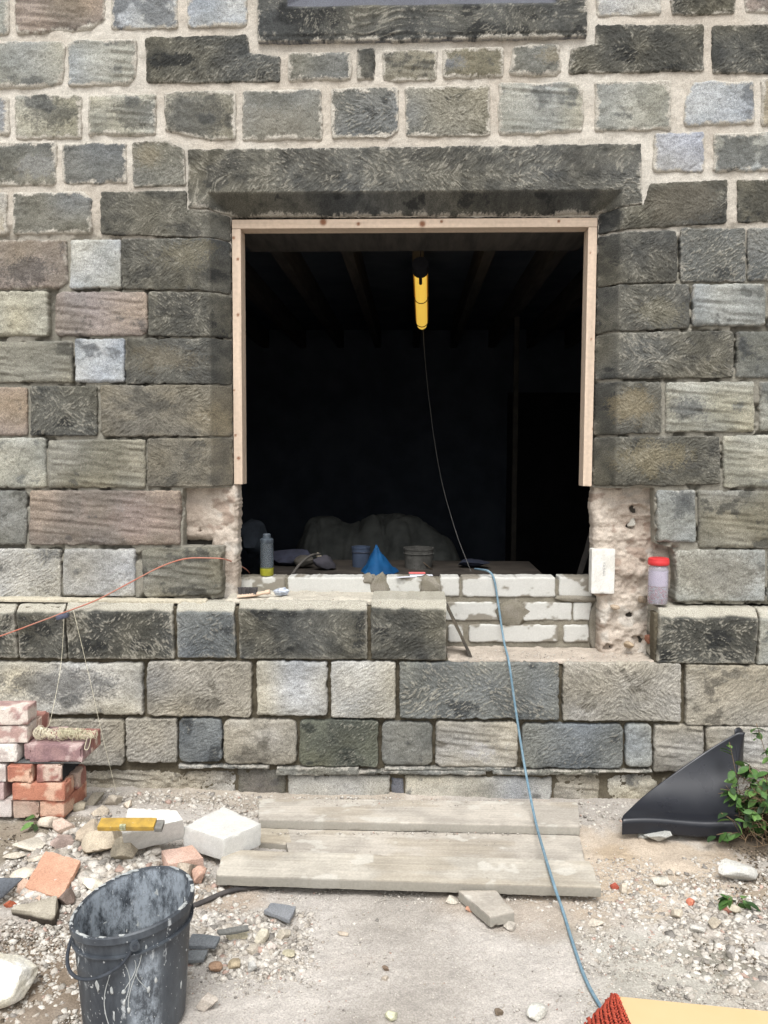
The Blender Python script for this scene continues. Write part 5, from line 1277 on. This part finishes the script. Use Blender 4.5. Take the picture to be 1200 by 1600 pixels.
# ------------------------------------------------------------------ red grip mat and beige board at the lower right
zc = .10
bd = [(967,1557),(1300,1590),(1340,1700),(1030,1700)]
A4 = [np.array(atZ(x, y, zc)) for x, y in bd]
mbg = mat_n('beige_board', (200,174,134), (194,168,126), 3, bump=.1, bscale=20)
def quadslab(name, A4, th, mat, parent=None):
    top_ = np.array(A4); bot = top_-np.array([0, 0, th]); V = np.vstack([top_, bot]); F = [(3, 2, 1, 0), (4, 5, 6, 7)]+[(i, (i+1) % 4, (i+1) % 4+4, i+4) for i in range(4)]
    return mk(name, V, F, mat, parent, smooth=False)
cb = empty('lined_grip_mat', tuple(np.mean(A4, axis=0)-np.array([0, 0, zc])), 'folded mat with smooth beige top and red ribbed rubber underside at the bottom right corner', 'mat')
quadslab('beige_face', A4, .008, mbg, cb)
# ribbed red side sloping from the beige edge down to the ground
e0, e1 = A4[0], A4[3]; g0 = np.array(atZ(950, 1566, .045)); g1 = np.array(atZ(800, 1700, .012)); nu, nv = 150, 70; V = []
for i in range(nu+1):
    u = i/nu*1.0; a_ = e0*(1-u)+e1*u; b2 = g0*(1-u)+g1*u
    for j in range(nv+1):
        v_ = j/nv; q = a_*(1-v_)+b2*v_; wdt = np.linalg.norm(b2-a_); s_ = v_*wdt; l_ = u*np.linalg.norm(e1-e0)
        V.append(q+np.array([0, 0, .016*math.sin(math.pi*v_)-.004]))
V = np.array(V); F = np.array([(i*(nv+1)+j, i*(nv+1)+j+1, (i+1)*(nv+1)+j+1, (i+1)*(nv+1)+j) for i in range(nu) for j in range(nv)])
mk('ribbed_face', V, F[:, ::-1], mat_n('dark_red_backing', (92,36,30), (70,28,26), 30, rough=.8), cb)
parts = []; Ll = np.linalg.norm(e1-e0); ld = (e1-e0)/Ll; l_ = .004; k0 = 0
while l_ < Ll:
    u = l_/Ll; a_ = e0*(1-u)+e1*u; b2 = g0*(1-u)+g1*u; wd = np.linalg.norm(b2-a_); sd_ = (b2-a_)/wd; nn_ = np.cross(ld, sd_); nn_ /= np.linalg.norm(nn_); nn_ = nn_ if nn_[2] > 0 else -nn_
    ncol_ = int(wd/.0125)
    for c_i in range(ncol_+1):
        s_ = (c_i+.5)*.0125
        if s_ > wd: break
        sg = 1 if c_i % 2 == 0 else -1; ang = sg*.75
        V, F = rock((.019, .0075, .009), (c_i*7+k0) % 5+1, sub=1, rough=0)
        d1 = sd_*math.cos(ang)+ld*math.sin(ang); d2 = np.cross(nn_, d1)
        ld2 = ld-ld.dot(sd_)*sd_; q = a_+sd_*s_+np.array([0, 0, .016*math.sin(math.pi*s_/wd)+.001])
        parts.append((q+V[:, [0]]*d1+V[:, [1]]*d2+V[:, [2]]*nn_, F))
    l_ += .0098; k0 += 1
V, F = join(parts); o = mk('rubber_ribs', V, F, mat_n('red_rubber', (176,78,58), (150,62,48), 30, rough=.7), cb); o['kind'] = 'stuff'

# ------------------------------------------------------------------ plants
mlf = []
for i, (c1, c2) in enumerate([((78,110,54),(54,84,40)), ((108,140,78),(80,112,56)), ((50,74,40),(36,56,32))]):
    m = mat_n('leaf_green_%d' % i, c1, c2, 40, rough=.55, spec=.35, bump=.3, bscale=60); mlf.append(m)
mst = mat_n('dry_stem', (128,108,84), (92,78,62), 30)
def leaf_mesh(mat, L_=.034, W_=.020):
    V = []; F = []; n = 6
    for i in range(n+1):
        t = i/n; w_ = W_*math.sin(math.pi*min(1, t*.96+.02))**.75*(1-.25*t)
        for k, s in enumerate((-1, 0, 1)): V.append((L_*t, s*w_/2, -.18*L_*t*t+.10*abs(s)*w_+ (0.0 if s else -.001)))
    for i in range(n):
        for k in range(2): a = i*3+k; F.append((a, a+3, a+4, a+1))
    me = bpy.data.meshes.new('leaf'); me.from_pydata(V, [], F); me.shade_smooth(); me.materials.append(mat); return me
leafm = [leaf_mesh(m, .052*s, .034*s) for m in mlf for s in (1.0, .7)]
def plant(name, base, label, cat, stems, seed, spread, leaves, lo, twigs=0):
    r = np.random.RandomState(seed); e = empty(name, tuple(base), label, cat); base = np.array(base)
    sp = []; tips = []
    for i in range(stems):
        d = np.array([r.normal(*spread[0]), r.normal(*spread[1]), abs(r.normal(*spread[2]))]); q = base+np.array([r.uniform(-lo, lo), r.uniform(-lo, lo)*.5, 0])
        mid = q+d*.55+np.array([0, 0, .02]); end = q+d; P = [q, q*.5+mid*.5, mid, end]; sp.append(tube(P, .0014, 5, smooth=3)); tips.append((mid, end, d))
    V, F = join(sp); mk('stem', V, F, mst, e)
    for i in range(leaves):
        m_, e_, d = tips[r.randint(len(tips))]; t = r.uniform(-.2, 1); q = m_*(1-t)+e_*t+r.normal(0, .006, 3)
        o = bpy.data.objects.new('leaf', leafm[r.choice(6, p=[.22, .22, .14, .14, .14, .14])]); COLL.objects.link(o); o.parent = e
        o.location = q-base; o.rotation_euler = (r.normal(0, .5), r.normal(.25, .4), math.atan2(d[1], d[0])+r.normal(0, 1.1))
    if twigs:
        tw = []
        for i in range(twigs):
            q = base+np.array([r.uniform(-.09, .12), r.uniform(-.10, .10), r.uniform(.01, .22)]); d = r.normal(size=3)*np.array([.05, .04, .035]); tw.append(tube([q, q+d*.5+r.normal(0, .006, 3), q+d], .0011, 4, smooth=3))
        V, F = join(tw); o = mk('dead_twigs', V, F, mst, e); o['kind'] = 'stuff'
    return e
gb = atY(1188, 1300, -.42)
plant('creeper', (gb.x+.01, -.42, float(gz(gb.x, -.42))), 'bushy green creeper with dead twigs growing at the right edge beside the black plastic', 'plant', 26, 21, ((-.02, .06), (-.01, .05), (.20, .10)), 260, .11, 320)
pl = atY(1163, 1270, -.47); plant('creeper_shoot', (pl.x+.0, -.50, pl.z-.10), 'trailing leafy shoot hanging over the front of the black plastic', 'plant', 4, 25, ((-.08, .03), (-.03, .01), (.06, .03)), 9, .01)
pl = onG(1146, 1418); plant('weed', tuple(pl), 'small dark green weed below the big white fragment', 'plant', 6, 31, ((0, .022), (0, .02), (.018, .01)), 18, .008)
pl = onG(56, 1292); plant('seedling', tuple(pl), 'single green seedling at the foot of the brick stack', 'plant', 2, 33, ((0, .01), (-.01, .01), (.03, .01)), 4, .004)
# bank of earth under the creeper
V, F = rock((.50, .34, .26), 515, sub=5, planes=10, rough=.18); V = rot(V, 0, 0, .2, (gb.x+.22, -.36, .02))
o = mk('earth_bank', V, F, M['ground'], None, col=ncol(V, (92,78,62), (68,58,46), 4, 18, GA)); meta(o, kind='structure')
# bent strip of rubber under the plank end and a loose wire
V, F = tube(pathmix([(296,1418,'G',.006),(320,1408,'G',.008),(350,1395,'G',.010),(380,1388,'G',.012),(420,1384,'G',.012)]), .009, 8)
o = mk('rubber_strip', V, F, mat_n('black_strip', (84,80,78), (62,60,60), 20)); meta(o, 'curved dark rubber strip running from the bucket under the front plank', 'strip')

print('objects', len(bpy.data.objects), 'tris', sum(len(o.data.polygons)*2 for o in bpy.data.objects if o.type == 'MESH'))
